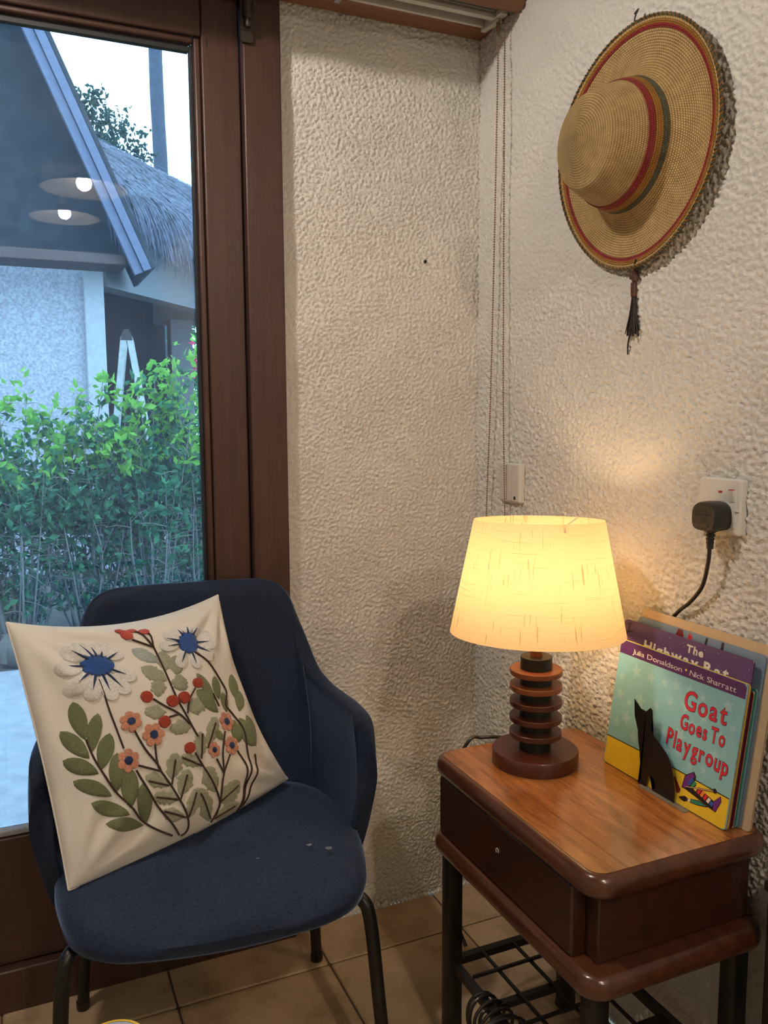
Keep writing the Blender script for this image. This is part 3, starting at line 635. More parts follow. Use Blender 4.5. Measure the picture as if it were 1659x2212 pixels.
pr(B1, 'beater_print', 'black', [c(.693, .143), c(.695, .154), c(.888, .222), c(.890, .210)], -.0009); pr(B1, 'beater_print', 'wood', [c(.694, .146), c(.695, .151), c(.888, .219), c(.889, .213)], -.0010)
pr(B1, 'beater_print', 'black', [c(.898+.013*math.cos(a), .222+.017*math.sin(a)) for a in np.linspace(0, 2*PI, 12, endpoint=False)], -.0010)
pr(B1, 'brush_print', 'black', [c(.652, .052), c(.672, .066), c(.700, .082), (c(.724, .075)), c(.722, .056), c(.700, .040), c(.675, .042)], -.0005); pr(B1, 'brush_print', 'white', [c(.722, .058), c(.722, .074), c(.742, .079), c(.742, .062)], -.0005)
pr(B1, 'brush_print', 'black', [c(.740, .056), c(.740, .083), c(.800, .104), c(.868, .098), c(.864, .088), c(.800, .066)], -.0005); pr(B1, 'brush_print', 'teal', [c(.743, .061), c(.743, .080), c(.800, .099), c(.862, .094), c(.800, .071)], -.0006)
pr(B1, 'crayon_print', 'maroon', [c(.598, .172), c(.607, .176), c(.662, .108), c(.655, .080), c(.638, .073), c(.628, .094)], -.0005)
pr(B1, 'toy_print', 'maroon', [c(.395, .120), c(.415, .150), c(.450, .090), c(.440, .068)], -.0005); pr(B1, 'toy_print', 'white', [c(.440, .066), c(.448, .088), c(.462, .080), c(.455, .060)], -.0006)
B2 = book('purple night sky picture book with white title behind the starry book', -.592, -.0792, .281, .2535, .0038, 'night')
lift(hand_text('The', .150, .2335, .036, .017, .0007, .06, 0, 3, .10), -.0004).build('title_lettering', PR['white'], B2, local=True, smooth=0)
lift(hand_text('Highway Rat', .055, .2125, .185, .0235, .0009, .08, 0, 9, .10), -.0004).build('title_lettering', PR['white'], B2, local=True, smooth=0)
mb = MB()
for k in range(46):
    a, b_, r = rg.uniform(.06, .275), rg.uniform(.205, .25), rg.uniform(.0003, .0009)
    mb.add([(a-r, -.0003, b_), (a, -.0003, b_-r), (a+r, -.0003, b_), (a, -.0003, b_+r)], [(0, 1, 2, 3)])
mb.build('tiny_star_print', PR['white'], B2, local=True, smooth=0)
for po in ([(.002, .222), (.002, .229), (.012, .236), (.028, .238), (.013, .232)], [(.010, .233), (.012, .250), (.017, .252), (.014, .234)], [(.002, .246), (.014, .249), (.024, .251), (.012, .245)], [(.002, .212), (.016, .221), (.030, .220), (.017, .217)]): pr(B2, 'branch_print', 'twig', po)
B2b = book('thin cream edged picture book pressed third in the leaning stack', -.600, -.0750, .270, .205, .0040, 'cream', back='purple')
B2c = book('thin dark red picture book pressed fourth in the leaning stack', -.602, -.0706, .272, .207, .0048, 'maroon', back='teal')
B2d = book('thin green picture book pressed fifth in the leaning stack', -.600, -.0654, .274, .209, .0034, 'teal', back='sky')
B3 = book('snowy blue picture book with bare trees behind the purple one', -.606, -.0616, .272, .2600, .0036, 'snow')
mb = MB()
for k in range(22):
    a, b_, r = rg.uniform(.005, .27), rg.uniform(.228, .258), rg.uniform(.0008, .0018)
    mb.add([(a+r*math.cos(q), -.0003, b_+r*math.sin(q)) for q in np.linspace(0, 2*PI, 8, endpoint=False)], [tuple(range(8))])
mb.build('snow_print', PR['cream'], B3, local=True, smooth=0)
for po, cc in (([(.085, .235), (.095, .2595), (.105, .2595), (.112, .240)], 'maroon'), ([(.115, .236), (.120, .2595), (.128, .252), (.124, .236)], 'red'), ([(.150, .22), (.156, .259), (.160, .259), (.157, .22)], 'twig'), ([(.185, .22), (.188, .2595), (.193, .2595), (.192, .22)], 'twig')): pr(B3, 'tree_print', cc, po)
B4 = book('tall cream picture book at the back of the leaning stack', -.608, -.0576, .285, .2740, .0042, 'cream')

# ------------------------------------------------------------------ cat shaped bookend
CE = thing('cat_bookend', 'black sheet metal bookend cut as a sitting cat', 'bookend', (-.089, -.73, ZT))
CAT = [(y_, max(z_, .5685) if z_ < .575 else z_) for y_, z_ in CAT]
pts = CAT[:]
def fill_poly(poly):
    bm = bmesh.new(); vs = [bm.verts.new((0, a, b)) for a, b in poly]; bm.faces.new(vs)
    bmesh.ops.triangulate(bm, faces=bm.faces[:]); F = [tuple(v.index for v in f.verts) for f in (bm.verts.index_update() or bm.faces)]; bm.free(); return F
F = fill_poly(pts); n = len(pts); mb = MB()
mb.add([(-.0898, a, b) for a, b in pts]+[(-.0886, a, b) for a, b in pts], F+[tuple(i+n for i in f)[::-1] for f in F]+[(i, (i+1) % n, (i+1) % n+n, i+n) for i in range(n)])
mb.build('cat_plate', MAT['black_steel'], CE, smooth=0)
mb = MB(); mb.loft([[(x, y, zz) for x, y in rrect(-.0985, -.0862, -.806, -.700, .005, 4)] for zz in (ZT+.0002, ZT+.0010)]); mb.build('foot_plate', MAT['alu_dark'], CE, smooth=30)
# ------------------------------------------------------------------ straw hat on the wall
HX, HY, HZ = .007, -.551, 1.628
def m_straw(name, c0, c1, rows, cols):
    m = NT(name); tc = m.new('ShaderNodeTexCoord'); sp_ = m.new('ShaderNodeSeparateXYZ'); m.link(tc.outputs['UV'], sp_.inputs[0])
    nv = m.noise(tc.outputs['UV'], 14, 3)
    vv = m.math('ADD', m.math('MULTIPLY', sp_.outputs[1], rows), m.math('MULTIPLY', nv, .5))
    row = m.math('FLOOR', vv); fv = m.math('SINE', m.math('MULTIPLY', m.math('FRACT', vv), PI))
    fu = m.math('ABSOLUTE', m.math('SINE', m.math('MULTIPLY', m.math('ADD', m.math('MULTIPLY', sp_.outputs[0], cols), m.math('MULTIPLY', row, .5)), PI)))
    h = m.math('MULTIPLY', m.math('POWER', fv, .6), m.math('POWER', fu, .5))
    var = m.noise(m.coord('Object'), 55, 4, .6)
    k = m.math('ADD', m.math('MULTIPLY', h, .62), m.math('MULTIPLY', var, .5))
    m.set(Base_Color=m.ramp(k, [(.18, c0), (.55, tuple((a+b)/2 for a, b in zip(c0, c1))), (.9, c1)]), Roughness=.5, Specular_IOR_Level=.4)
    m.bump(h, .8, .0022); return m.m
MAT['straw'] = m_straw('woven_straw', (.27, .145, .045), (.86, .61, .28), 1, 1)
MAT['straw_red'] = m_straw('woven_red', (.16, .012, .015), (.46, .045, .05), 1, 1)
MAT['straw_orange'] = m_straw('woven_orange', (.22, .09, .012), (.56, .27, .05), 1, 1)
MAT['straw_green'] = m_straw('woven_green', (.05, .055, .035), (.17, .17, .11), 1, 1)
MAT['leather'] = simple('dark_leather', (.020, .013, .011), .45, bump=.2); MAT['bead_brown'] = simple('brown_wood_bead', (.09, .030, .018), .4)
HT = thing('straw_hat', 'wide brimmed woven straw hat with red, orange and green bands on the wall', 'hat', (HX, HY, HZ), (0, math.radians(-1.5), 0))
def hat_surf(name, prof, mat, parent=HT, seg=150, wob=0.):
    P = catmull(prof, 5); n = len(P); L = [0]
    for a, b in zip(P, P[1:]): L.append(L[-1]+float(np.hypot(*(b-a))))
    V = []; F = []; UV = []
    for r, h in P:
        for k in range(seg):
            a = 2*PI*k/seg; hh = h+wob*(r/.2)**3*(.5*math.sin(2*a+.6)+.3*math.sin(3*a+1))
            V.append((-hh, r*math.cos(a), r*math.sin(a)))
    for i in range(n-1):
        for k in range(seg):
            F.append((i*seg+k, (i+1)*seg+k, (i+1)*seg+(k+1) % seg, i*seg+(k+1) % seg))
            cols = 190
            UV += [(k/seg*cols, L[i]/.0042), (k/seg*cols, L[i+1]/.0042), ((k+1)/seg*cols, L[i+1]/.0042), ((k+1)/seg*cols, L[i]/.0042)]
    me = bpy.data.meshes.new(name); me.from_pydata([tuple(map(float, v)) for v in V], [], F)
    u = me.uv_layers.new(name='UVMap'); u.data.foreach_set('uv', [float(x) for q in UV for x in q]); me.polygons.foreach_set('use_smooth', [True]*len(F)); me.materials.append(MAT[mat])
    o = bpy.data.objects.new(name, me); COL.objects.link(o); o.parent = parent
    s = o.modifiers.new('thick', 'SOLIDIFY'); s.thickness = .0016; s.offset = 0
    return o
WB = .008
brim = hat_surf('brim', [(.199, .030), (.180, .027), (.155, .025), (.130, .027), (.115, .033), (.106, .044)], 'straw', wob=WB)
crown = hat_surf('crown', [(.106, .044), (.102, .060), (.096, .080), (.088, .100), (.080, .118), (.0755, .1255), (.0735, .1285), (.070, .1305), (.055, .1350), (.035, .1425), (.015, .1490), (.0005, .151)], 'straw')
def band(name, mat, a, b, lift_):
    C = catmull([(.106, .044), (.102, .060), (.096, .080), (.088, .100)], 24); q = [(p[0]+lift_, p[1]) for p in C if a <= p[1] <= b]
    return hat_surf(name, q[::2], mat, crown)
band('hat_band', 'straw_green', .045, .056, .0016); band('hat_band', 'straw_orange', .0555, .068, .0016); band('hat_band', 'straw_red', .0675, .0785, .0016)
hat_surf('brim_stripe', [(.1855, .0289), (.1800, .0283)], 'straw_red', brim, wob=WB); hat_surf('brim_stripe', [(.1915, .0299), (.1860, .0290)], 'straw_orange', brim, wob=WB)
for st, (ph, mm) in enumerate(((0, 'straw_green'), (PI, 'straw_orange'))):
    mb = MB(); path = []
    for k in range(361*6):
        a = 2*PI*k/2160; t = a*118+ph; hh = .030+WB*(.5*math.sin(2*a+.6)+.3*math.sin(3*a+1))
        r = .1990+.0012*math.cos(t); path.append((-(hh+.0016*math.sin(t)), r*math.cos(a), r*math.sin(a)))
    mb.tube(path, .0020 if st == 0 else .0015, 5); mb.build('braided_edge', MAT[mm], HT, local=True)
mb = MB(); mb.tube(catmull([(-.022, .004, .196), (-.020, .006, .212), (-.016, .002, .224), (-.019, .009, .218)], 4), .0012, 6); mb.build('hanging_loop', MAT['leather'], HT, local=True)
TS = MB(); TS.tube(catmull([(-.02, -.015, -.188), (-.014, -.004, -.200), (-.009, .001, -.215)], 5), .0022, 8); TS = TS.build('tassel', MAT['leather'], HT, local=True); TS.location.x = -.011
mb = MB(); mb.lathe([(0, -.0065), (.0045, -.005), (.006, 0), (.0045, .005), (0, .0065)], (-.010, .006, -.212), 14); mb.build('bead', MAT['bead_brown'], TS, local=True)
mb = MB(); mb.lathe([(0, -.010), (.0055, -.009), (.006, 0), (.005, .009), (0, .010)], (-.010, -.001, -.213), 14); mb.build('bead', MAT['bead_brown'], TS, local=True)
mb = MB(); mb.lathe([(0, -.013), (.0052, -.012), (.0055, 0), (.0052, .012), (0, .013)], (-.009, .003, -.235), 14); mb.build('wrap', MAT['bead_brown'], TS, local=True)
for k in range(18):
    a = 2*PI*k/18+.2; sp_ = random.uniform(.6, 1.1); Ln = random.uniform(.058, .072); x1, y1 = .007*math.cos(a)*sp_, .018*math.sin(a)*sp_
    P_ = catmull([(-.009+.003*math.cos(a), .003+.003*math.sin(a), -.244), (-.010+x1*.5, .004+y1*.5, -.244-Ln*.5), (-.010+x1, .006+y1, -.244-Ln)], 4)
    mb = MB(); w_ = .0020
    for p in P_: mb.v += [(p[0]-w_*math.sin(a), p[1]+w_*math.cos(a), p[2]), (p[0]+w_*math.sin(a), p[1]-w_*math.cos(a), p[2])]
    mb.f = [(2*i, 2*i+1, 2*i+3, 2*i+2) for i in range(len(P_)-1)]
    o = mb.build('strip', MAT['leather'], TS, local=True, smooth=60); s = o.modifiers.new('t', 'SOLIDIFY'); s.thickness = .0009
mb = MB(); mb.tube(catmull([(-.010, .008, -.305), (-.009, .016, -.322), (-.008, .019, -.334), (-.008, .0185, -.346)], 5), [.0016]*15+[.0008], 6); mb.build('strip', MAT['leather'], TS, local=True)

# ------------------------------------------------------------------ blue armchair
def m_denim(name, c0, c1):
    m = NT(name); v = m.coord('Object')
    a = m.noise(m.coord('Object', (160, 160, 900)), 1, 2); b = m.noise(m.coord('Object', (800, 500, 160)), 1, 2); g = m.noise(v, 7, 4)
    h = m.math('ADD', m.math('MULTIPLY', a, .5), m.math('MULTIPLY', b, .5))
    k = m.math('ADD', m.math('MULTIPLY', h, .75), m.math('MULTIPLY', g, .25))
    m.set(Base_Color=m.ramp(k, [(.36, c0), (.64, c1)]), Roughness=.75, Sheen_Weight=.5, Sheen_Roughness=.35, Sheen_Tint=(.35, .5, .85), Specular_IOR_Level=.25)
    m.bump(h, .25, .0008); return m.m
MAT['denim'] = m_denim('navy_denim', (.003, .0062, .016), (.0135, .026, .060))  # shell: denim with its shade painted in as a darker tone
MAT['denim_seat'] = m_denim('navy_denim_lit', (.004, .0085, .022), (.020, .037, .082))  # seat: same denim, lamp light painted in as a lighter tone
MAT['thread'] = simple('grey_seam_thread', (.085, .088, .10), .8)
MAT['mark'] = simple('pale_scuff', (.16, .18, .22), .9)
CH = thing('armchair', 'navy denim upholstered armchair with black tube legs', 'chair', (-.725, -.32, 0), (0, 0, math.radians(-6)))
ND = [(0, .200, 0, .285, .842), (.085, .199, .095, .284, .842), (.140, .188, .165, .279, .836), (.175, .172, .203, .270, .802), (.200, .148, .218, .250, .738), (.222, .112, .232, .208, .672), (.236, .066, .244, .142, .652),
      (.245, .020, .254, .072, .650), (.249, -.022, .262, .004, .652), (.250, -.048, .265, -.046, .650), (.250, -.058, .265, -.064, .640), (.250, -.062, .265, -.070, .600)]
half = catmull(ND, 4); nodes = [np.array((-p[0], p[1], -p[2], p[3], p[4])) for p in half[:0:-1]]+[np.array(p) for p in half]
NTT = 11
def shell_pt(p, t, off=0.):
    bx_, by_, tx_, ty_, tz_ = p; zb = .375
    x, y, z = bx_+(tx_-bx_)*t, by_+(ty_-by_)*t, zb+(tz_-zb)*t
    d = np.array((bx_, by_-.03)); d = d/max(np.linalg.norm(d), 1e-6); arm = min(1, abs(bx_)/.25)
    bul = (.004+.010*arm)*math.sin(PI*t)-.012*(1-t)**3*arm+off
    return (x+d[0]*bul, y+d[1]*bul*(.6 if arm < .5 else 1), z)
mb = MB(); ns = len(nodes)
for p in nodes:
    for j in range(NTT): mb.v.append(shell_pt(p, j/(NTT-1)))
mb.f = [(i*NTT+j, (i+1)*NTT+j, (i+1)*NTT+j+1, i*NTT+j+1) for i in range(ns-1) for j in range(NTT-1)]
me_sh = mb.build('backrest_shell', MAT['denim'], CH, local=True)
for p in me_sh.data.polygons: p.use_smooth = True
s = me_sh.modifiers.new('t', 'SOLIDIFY'); s.thickness = .036; s.offset = 0; s.use_even_offset = True
s = me_sh.modifiers.new('s', 'SUBSURF'); s.levels = s.render_levels = 2
for i in (7, 24, ns-25, ns-8):   # stitched seams on the inside of the arms
    mb = MB(); mb.tube([shell_pt(nodes[i], t, -.0185) for t in np.linspace(.12, .985, 22)], .0009, 6); mb.build('seam', MAT['thread'], me_sh, local=True)
so = [(0, -.265), (.10, -.258), (.180, -.240), (.226, -.198), (.248, -.13), (.258, -.04), (.246, .07), (.2, .15), (.1, .186), (0, .192)]
so = so+[(-x, y) for x, y in so[-2:0:-1]]; so = catmull(so, 5, True)
mb = MB(); mb.loft([[(x*k, -.03+(y+.03)*k, zz-(.018*max(0, (-y-.16))/.1 if zz > .41 else 0)) for x, y in so] for k, zz in ((.80, .374), (.93, .376), (.985, .388), (1.0, .406), (.996, .424), (.972, .440), (.92, .449), (.80, .455), (.6, .459), (.35, .461), (.12, .461))])
seat = mb.build('seat', MAT['denim_seat'], CH, local=True, smooth=80)
for sx, sy, rr in ((.150, -.135, .006), (.178, -.155, .007), (.06, -.15, .004)):
    mb = MB(); n_ = 10; mb.add([(sx+rr*(.6+.6*random.random())*math.cos(a), sy+rr*.6*(.5+random.random())*math.sin(a), .4615-.018*max(0, (-sy-.16))/.1) for a in np.linspace(0, 2*PI, n_, endpoint=False)], [tuple(range(n_))]); mb.build('scuff_mark', MAT['mark'], seat, local=True, smooth=0)
mb = MB(); mb.box(-.19, .19, -.18, .16, .352, .368); mb.build('seat_base', MAT['black_plastic'], CH, local=True, bevel=.01)
for sgn in (-1, 1):
    for top, foot in (((.19, -.12, .364), (.268, -.205, .0)), ((.175, .11, .364), (.240, .222, .0))):
        a = np.array(top); b = np.array(foot); m_ = a+(b-a)*np.array((.55, .55, 0)); m1 = a+(b-a)*np.array((.68, .68, .10))
        path = catmull([a*(.85, .8, 1), a+(m_-a)*.5, m_, m1, b+(m1-b)*.6, b+(m1-b)*.02], 6)
        path = [(sgn*p[0], p[1], p[2]) for p in path]
        mb = MB(); mb.tube(path, .0115, 14); lg = mb.build('leg', MAT['black_steel'], CH, local=True)
        mb = MB(); mb.lathe([(0, 0), (.0125, 0), (.0135, .004), (.013, .016), (0, .016)], (path[-1][0], path[-1][1], 0), 16); mb.build('foot_cap', MAT['black_plastic'], lg, local=True)

# ------------------------------------------------------------------ embroidered cushion
def m_cloth(name, col, sc=900, b=.3, rough=.85, sheen=.2, amt=.06):
    m = NT(name); v = m.coord('Object'); a = m.noise(v, sc, 2); w_ = m.noise(v, 16, 3)
    m.set(Base_Color=m.ramp(m.math('ADD', m.math('MULTIPLY', a, .6), m.math('MULTIPLY', w_, .4)), [(.3, vary(col, 1-amt)), (.7, vary(col, 1+amt))]), Roughness=rough, Sheen_Weight=sheen, Specular_IOR_Level=.2)
    h = m.math('ADD', m.math('MULTIPLY', a, .25), w_); m.bump(h, b, .004); return m.m
MAT['cotton'] = m_cloth('cream_cotton', (.84, .80, .73), 700, .30)
YT = {k: m_cloth('yarn_'+k, c_, 420, .9, .9, .3, .35) for k, c_ in dict(olive=(.155, .175, .090), fern=(.185, .21, .105), sage=(.36, .37, .265), pale=(.40, .46, .43), stem=(.050, .024, .015), red=(.36, .050, .025), bud=(.52, .085, .065), coral=(.64, .29, .19), navy=(.020, .040, .11), blue=(.028, .085, .30), loop=(.88, .84, .77)).items()}
PBL, PBR, PTR, PTL = [np.array(p) for p in ((-.968, -.43, .452), (-.553, -.225, .470), (-.655, -.115, .824), (-1.036, -.28, .847))]
PN = np.cross(PBR-PBL, PTL-PBL); PN /= np.linalg.norm(PN)
def pillow(u, v, side=1, T=.075, off=0.):
    u = np.asarray(u, float); v = np.asarray(v, float); a = 1-u*u; b = 1-v*v
    uu = np.where(u > 0, u*(1-.17*b), u*(1-.03*b)); vv = np.where(v > 0, v*(1-.15*a), v*(1+.06*a))
    s = ((uu+1)/2)[..., None]; t = ((vv+1)/2)[..., None]
    base = (1-s)*(1-t)*PBL+s*(1-t)*PBR+s*t*PTR+(1-s)*t*PTL
    h = T*np.clip(a*b, 0, 1)**.40
    for cu_, cv_ in ((-1, -1), (1, -1), (1, 1), (-1, 1)):   # puckers running in from each corner
        du, dv2 = np.abs(u-cu_), np.abs(v-cv_); dist = np.hypot(du, dv2); ang = np.arctan2(dv2, du+1e-6)
        h = h+(.0050*np.exp(-((dist-.45)/.28)**2)*np.sin(ang*13+cu_*1.3+cv_)*np.clip(a*b*6, 0, 1) if side > 0 else 0)
    ed = np.maximum(np.abs(u), np.abs(v))**4   # soft creases near the edges
    h = h+side*.0048*ed*a*b*4*(np.sin(9*u+5*v*v)+np.sin(8*v-6*u*u+1))*(side > 0)
    return base+PN*((side*h+off)[..., None])
CU = thing('cushion', 'cream square cushion embroidered with wild flowers lying on the armchair', 'cushion', (-.80, -.30, .455))
def pgrid(side, n=60):
    g = np.sin(np.linspace(-PI/2, PI/2, n)); U_, V_ = np.meshgrid(g, g, indexing='ij'); return pillow(U_, V_, side, .075 if side > 0 else .045)
n = 60; A_ = pgrid(1, n).reshape(-1, 3); B_ = pgrid(-1, n).reshape(-1, 3)
q = [(i*n+j, (i+1)*n+j, (i+1)*n+j+1, i*n+j+1) for i in range(n-1) for j in range(n-1)]
mb = MB(); mb.add(A_, q); mb.add(B_, [f[::-1] for f in q])
body = mb.build('cover', MAT['cotton'], CU, smooth=0)
bm = bmesh.new(); bm.from_mesh(body.data); bmesh.ops.remove_doubles(bm, verts=bm.verts, dist=.0004); bmesh.ops.recalc_face_normals(bm, faces=bm.faces); bm.to_mesh(body.data); bm.free()
body.data.polygons.foreach_set('use_smooth', [True]*len(body.data.polygons))
g = np.sin(np.linspace(-PI/2, PI/2, 40))
for ed in ([(x, -1) for x in g], [(1, x) for x in g], [(-x, 1) for x in g], [(-1, -x) for x in g]):
    mb = MB(); mb.tube([tuple(pillow(a, b)) for a, b in ed], .0018, 6); mb.build('seam', MAT['cotton'], CU)
def patch(name, mat, uvs, hh=.0022, parent=CU):
    """A padded patch of stitches following the cover; uvs is its outline."""
    O = np.array(uvs, float); cen = O.mean(0); rings = [(1.0, .0002), (.93, hh), (.6, hh*1.15), (.25, hh*1.2)]; V = []; F = []; m_ = len(O)
    for k, h_ in rings:
        p = np.clip(cen+(O-cen)*k, -.97, .97); V += list(pillow(p[:, 0], p[:, 1], 1, .075, h_))
    F = [(i*m_+j, i*m_+(j+1) % m_, (i+1)*m_+(j+1) % m_, (i+1)*m_+j) for i in range(3) for j in range(m_)]+[tuple(3*m_+j for j in range(m_))]
    mb = MB(); mb.add(V, F); return mb.build(name, YT[mat], parent, smooth=60)
def leaf_uv(tx, ty, bx_, by_, w_, n_=9, rag=0., sd=0):
    t = np.array((tx, ty)); b = np.array((bx_, by_)); d = b-t; nr = np.array((-d[1], d[0])); nr /= np.linalg.norm(nr); rng = random.Random(sd); L_ = []; R_ = []
    for k in range(n_+1):
        f = k/n_; wd = w_/2*math.sin(PI*f**.85)**.75; L_.append(t+d*f+nr*wd*(1+rag*rng.uniform(-1, 1))); R_.append(t+d*f-nr*wd*(1+rag*rng.uniform(-1, 1)))
    return L_+R_[-2:0:-1]
def ell(cx, cy, rx, ry, n_=18, rag=0, sd=0): rng = random.Random(sd); return [(cx+rx*math.cos(a)*(1+rag*rng.uniform(-1, 1)), cy+ry*math.sin(a)*(1+rag*rng.uniform(-1, 1))) for a in np.linspace(0, 2*PI, n_, endpoint=False)]
for i, L_ in enumerate(SAGE): patch('leaf', 'sage', leaf_uv(*L_, n_=12, rag=.22, sd=i), .0012)
for i, L_ in enumerate(PALE): patch('leaf', 'pale', leaf_uv(*L_, n_=12, rag=.1, sd=i), .0012)
for i, L_ in enumerate(OLIVE): patch('leaf', 'olive', leaf_uv(*L_, n_=12), .0020)
for i, L_ in enumerate(FERN): patch('leaf', 'fern', leaf_uv(*L_, n_=12), .0014)
for st in STEM:
    P_ = np.array(catmull(st, 6)); Q = pillow(P_[:, 0], P_[:, 1], 1, .075, .0022); mb = MB(); mb.tube([tuple(p) for p in Q], .0017, 6); mb.build('stem', YT['stem'], CU)
for i, dd in enumerate(DAISY):
    cx, cy, rx, ry = dd['c']; cpt = np.array((cx, cy)); fl_ = patch('daisy', 'blue', ell(cx, cy, rx, ry, 26, .04, i), .0042)
    tt = [np.array(t) for t in dd['tips']]
    for k, t in enumerate(tt):
        d = t-cpt; ln = np.linalg.norm(d); dn = d/ln; nr = np.array((-dn[1], dn[0])); r0 = 1/math.sqrt((dn[0]/rx)**2+(dn[1]/ry)**2)*.85; wd = .074 if i == 0 else .070
        pts = []
        for a in np.linspace(0, 2*PI, 22, endpoint=False):
            f = .5-.5*math.cos(a); s_ = r0+(ln*1.04-r0)*f; pts.append(cpt+dn*s_+nr*math.sin(a)*wd*(.55+.6*f))
        patch('petal', 'loop', pts, .0034, fl_)
    for r_ in dd['rays']:
        d = np.array(r_)-cpt; dn = d/np.linalg.norm(d); nr = np.array((-dn[1], dn[0])); r0 = .8/math.sqrt((dn[0]/rx)**2+(dn[1]/ry)**2)
        patch('ray', 'navy', [cpt+dn*r0+nr*.010, cpt+dn*(r0+.5*(np.linalg.norm(d)-r0))+nr*.008, np.array(r_), cpt+dn*(r0+.5*(np.linalg.norm(d)-r0))-nr*.008, cpt+dn*r0-nr*.010], .0052, fl_)
for i, (cx, cy, rx, ry) in enumerate(FLOWER):
    rx = ry = (rx+ry)/2*1.02 if i < 3 else (rx+ry)/2*.92
    fl_ = patch('flower', 'navy', ell(cx, cy, rx*.36, ry*.36, 16, .05, i), .0046)
    for k in range(6):
        a = 2*PI*k/6+.5+i*.4; patch('petal', 'coral', [(cx+rx*.62*math.cos(a)+rx*.36*math.cos(q), cy+ry*.62*math.sin(a)+ry*.36*math.sin(q)) for q in np.linspace(0, 2*PI, 14, endpoint=False)], .0026+.0001*k, fl_)
for i, b_ in enumerate(BERRY): patch('berry', 'red', ell(*b_, 18, .05, i), .0044)
for i, b_ in enumerate(BUD): patch('bud', 'bud', ell(*b_, 16, .08, i), .0040)

# ------------------------------------------------------------------ pendant lamps (seen in the door glass)
MAT['enamel'] = simple('white_enamel', (.78, .75, .70), .45, amt=.03)
MAT['cord_white'] = simple('pale_flex', (.5, .48, .45), .6)
def pendant(x, y, z, label, r=.2, glow='bulb_far'):
    p = thing('pendant_lamp', label, 'lamp', (x, y, z), group='white disc pendant lamps')
    mb = MB(); mb.lathe([(r, 0), (r*.6, .030), (.05, .058), (.028, .075), (.028, .079), (.052, .062), (r*.6, .034), (r+.001, .0025), (r, 0)], (x, y, z), 56); mb.build('shade', MAT['enamel'], p)
    mb = MB(); mb.lathe([(0, .072), (.020, .072), (.020, .12), (.010, .13), (0, .13)], (x, y, z), 20); mb.build('socket', MAT['enamel'], p)
    mb = MB(); mb.lathe([(0, -.007), (.016, -.004), (.030, .008), (.036, .026), (.034, .040), (.016, .068), (0, .070)], (x, y, z), 16); mb.build('bulb', MAT[glow], p)
    mb = MB(); mb.tube([(x, y, z+.12), (x, y, CEIL-.02)], .003, 8); mb.build('flex', MAT['cord_white'], p)
    mb = MB(); mb.lathe([(0, -.025), (.045, -.02), (.05, 0), (0, 0)], (x, y, CEIL), 28); mb.build('ceiling_rose', MAT['enamel'], p)
pendant(-.635, -2.62, 2.26, 'white disc pendant lamp mirrored larger in the door glass')
pendant(-.660, -3.70, 2.35, 'white disc pendant lamp mirrored smaller and lower in the door glass')
pendant(-1.25, -.62, 2.22, 'white disc pendant lamp hanging near the glazed door', glow='bulb_pendant')

# ------------------------------------------------------------------ things cut by the frame
MAT['cab'] = m_wood('dark_cabinet_wood', (.018, .008, .006), (.035, .016, .012), .5, (8, 8, 1), 5)
CBN = thing('dark_cabinet', 'dark wooden cabinet edge standing right of the side table', 'cabinet', (-.1, -1.1, 0))
mb = MB(); mb.box(-.058, -.012, -1.30, -.930, .03, .50); mb.build('side_panel', MAT['cab'], CBN, bevel=.003)
mb = MB(); mb.box(-.062, -.010, -1.31, -.926, .50, .515); mb.build('top_panel', MAT['cab'], CBN, bevel=.003)
mb = MB(); mb.box(-.055, -.015, -1.29, -.935, 0, .03); mb.build('plinth', MAT['cab'], CBN)
TBX = thing('lidded_tub', 'white lidded tub with a yellow rim at the bottom left edge', 'tub', (-.942, -.80, 0))
def tub(nm, prof, mt): mb = MB(); mb.lathe(prof, (-.942, -.80, 0), 36); mb.build(nm, mt, TBX)
tub('body', [(0, 0), (.034, 0), (.037, .01), (.039, .446), (0, .446)], PR['white'])
tub('rim', [(.039, .444), (.041, .444), (.042, .455), (.038, .461), (.034, .4615)], PR['yellow'])
tub('lid', [(.0345, .4605), (.032, .4625), (0, .466)], simple('pale_blue_lid', (.62, .72, .88), .35, amt=.05))
# ------------------------------------------------------------------ outside
MAT['concrete'] = simple('path_concrete', (.25, .265, .28), .85, scale=14, amt=.18, bump=.5, bscale=90)
MAT['soil'] = simple('garden_soil', (.07, .06, .045), .95, scale=22, amt=.4, bump=.6, bscale=60)
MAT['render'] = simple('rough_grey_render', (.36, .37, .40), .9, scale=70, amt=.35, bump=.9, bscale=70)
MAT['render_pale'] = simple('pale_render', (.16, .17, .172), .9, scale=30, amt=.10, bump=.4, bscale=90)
MAT['render_dim'] = simple('shaded_inside_render', (.030, .032, .038), .9, scale=8, amt=.3)  # shade inside the shelter painted into the wall and soffit colour
MAT['render_white'] = simple('white_render', (.40, .42, .43), .9, scale=30, amt=.10, bump=.4, bscale=90)
MAT['fascia'] = m_wood('grey_fascia', (.080, .090, .135), (.125, .135, .185), .6, (3, 3, 12), 5)
MAT['gable'] = simple('shaded_gable_boards', (.030, .032, .036), .85, scale=12, amt=.35)  # shade under the steep roof painted into the gable colour
MAT['eave'] = m_wood('brown_eave', (.06, .035, .026), (.10, .06, .045), .6, (1, 8, 8), 6)
MAT['thatch'] = simple('thatch_core', (.030, .030, .036), .95, scale=40, amt=.4)
MAT['straw_thatch'] = simple('thatch_strands', (.095, .10, .125), .85, scale=14, amt=.75)
MAT['trunk'] = simple('palm_trunk', (.055, .065, .085), .95, scale=9, amt=.4, stretch=(1, 1, 6), bump=.6, bscale=30)
MAT['ladder'] = simple('pale_aluminium', (.52, .56, .52), .45, .3)
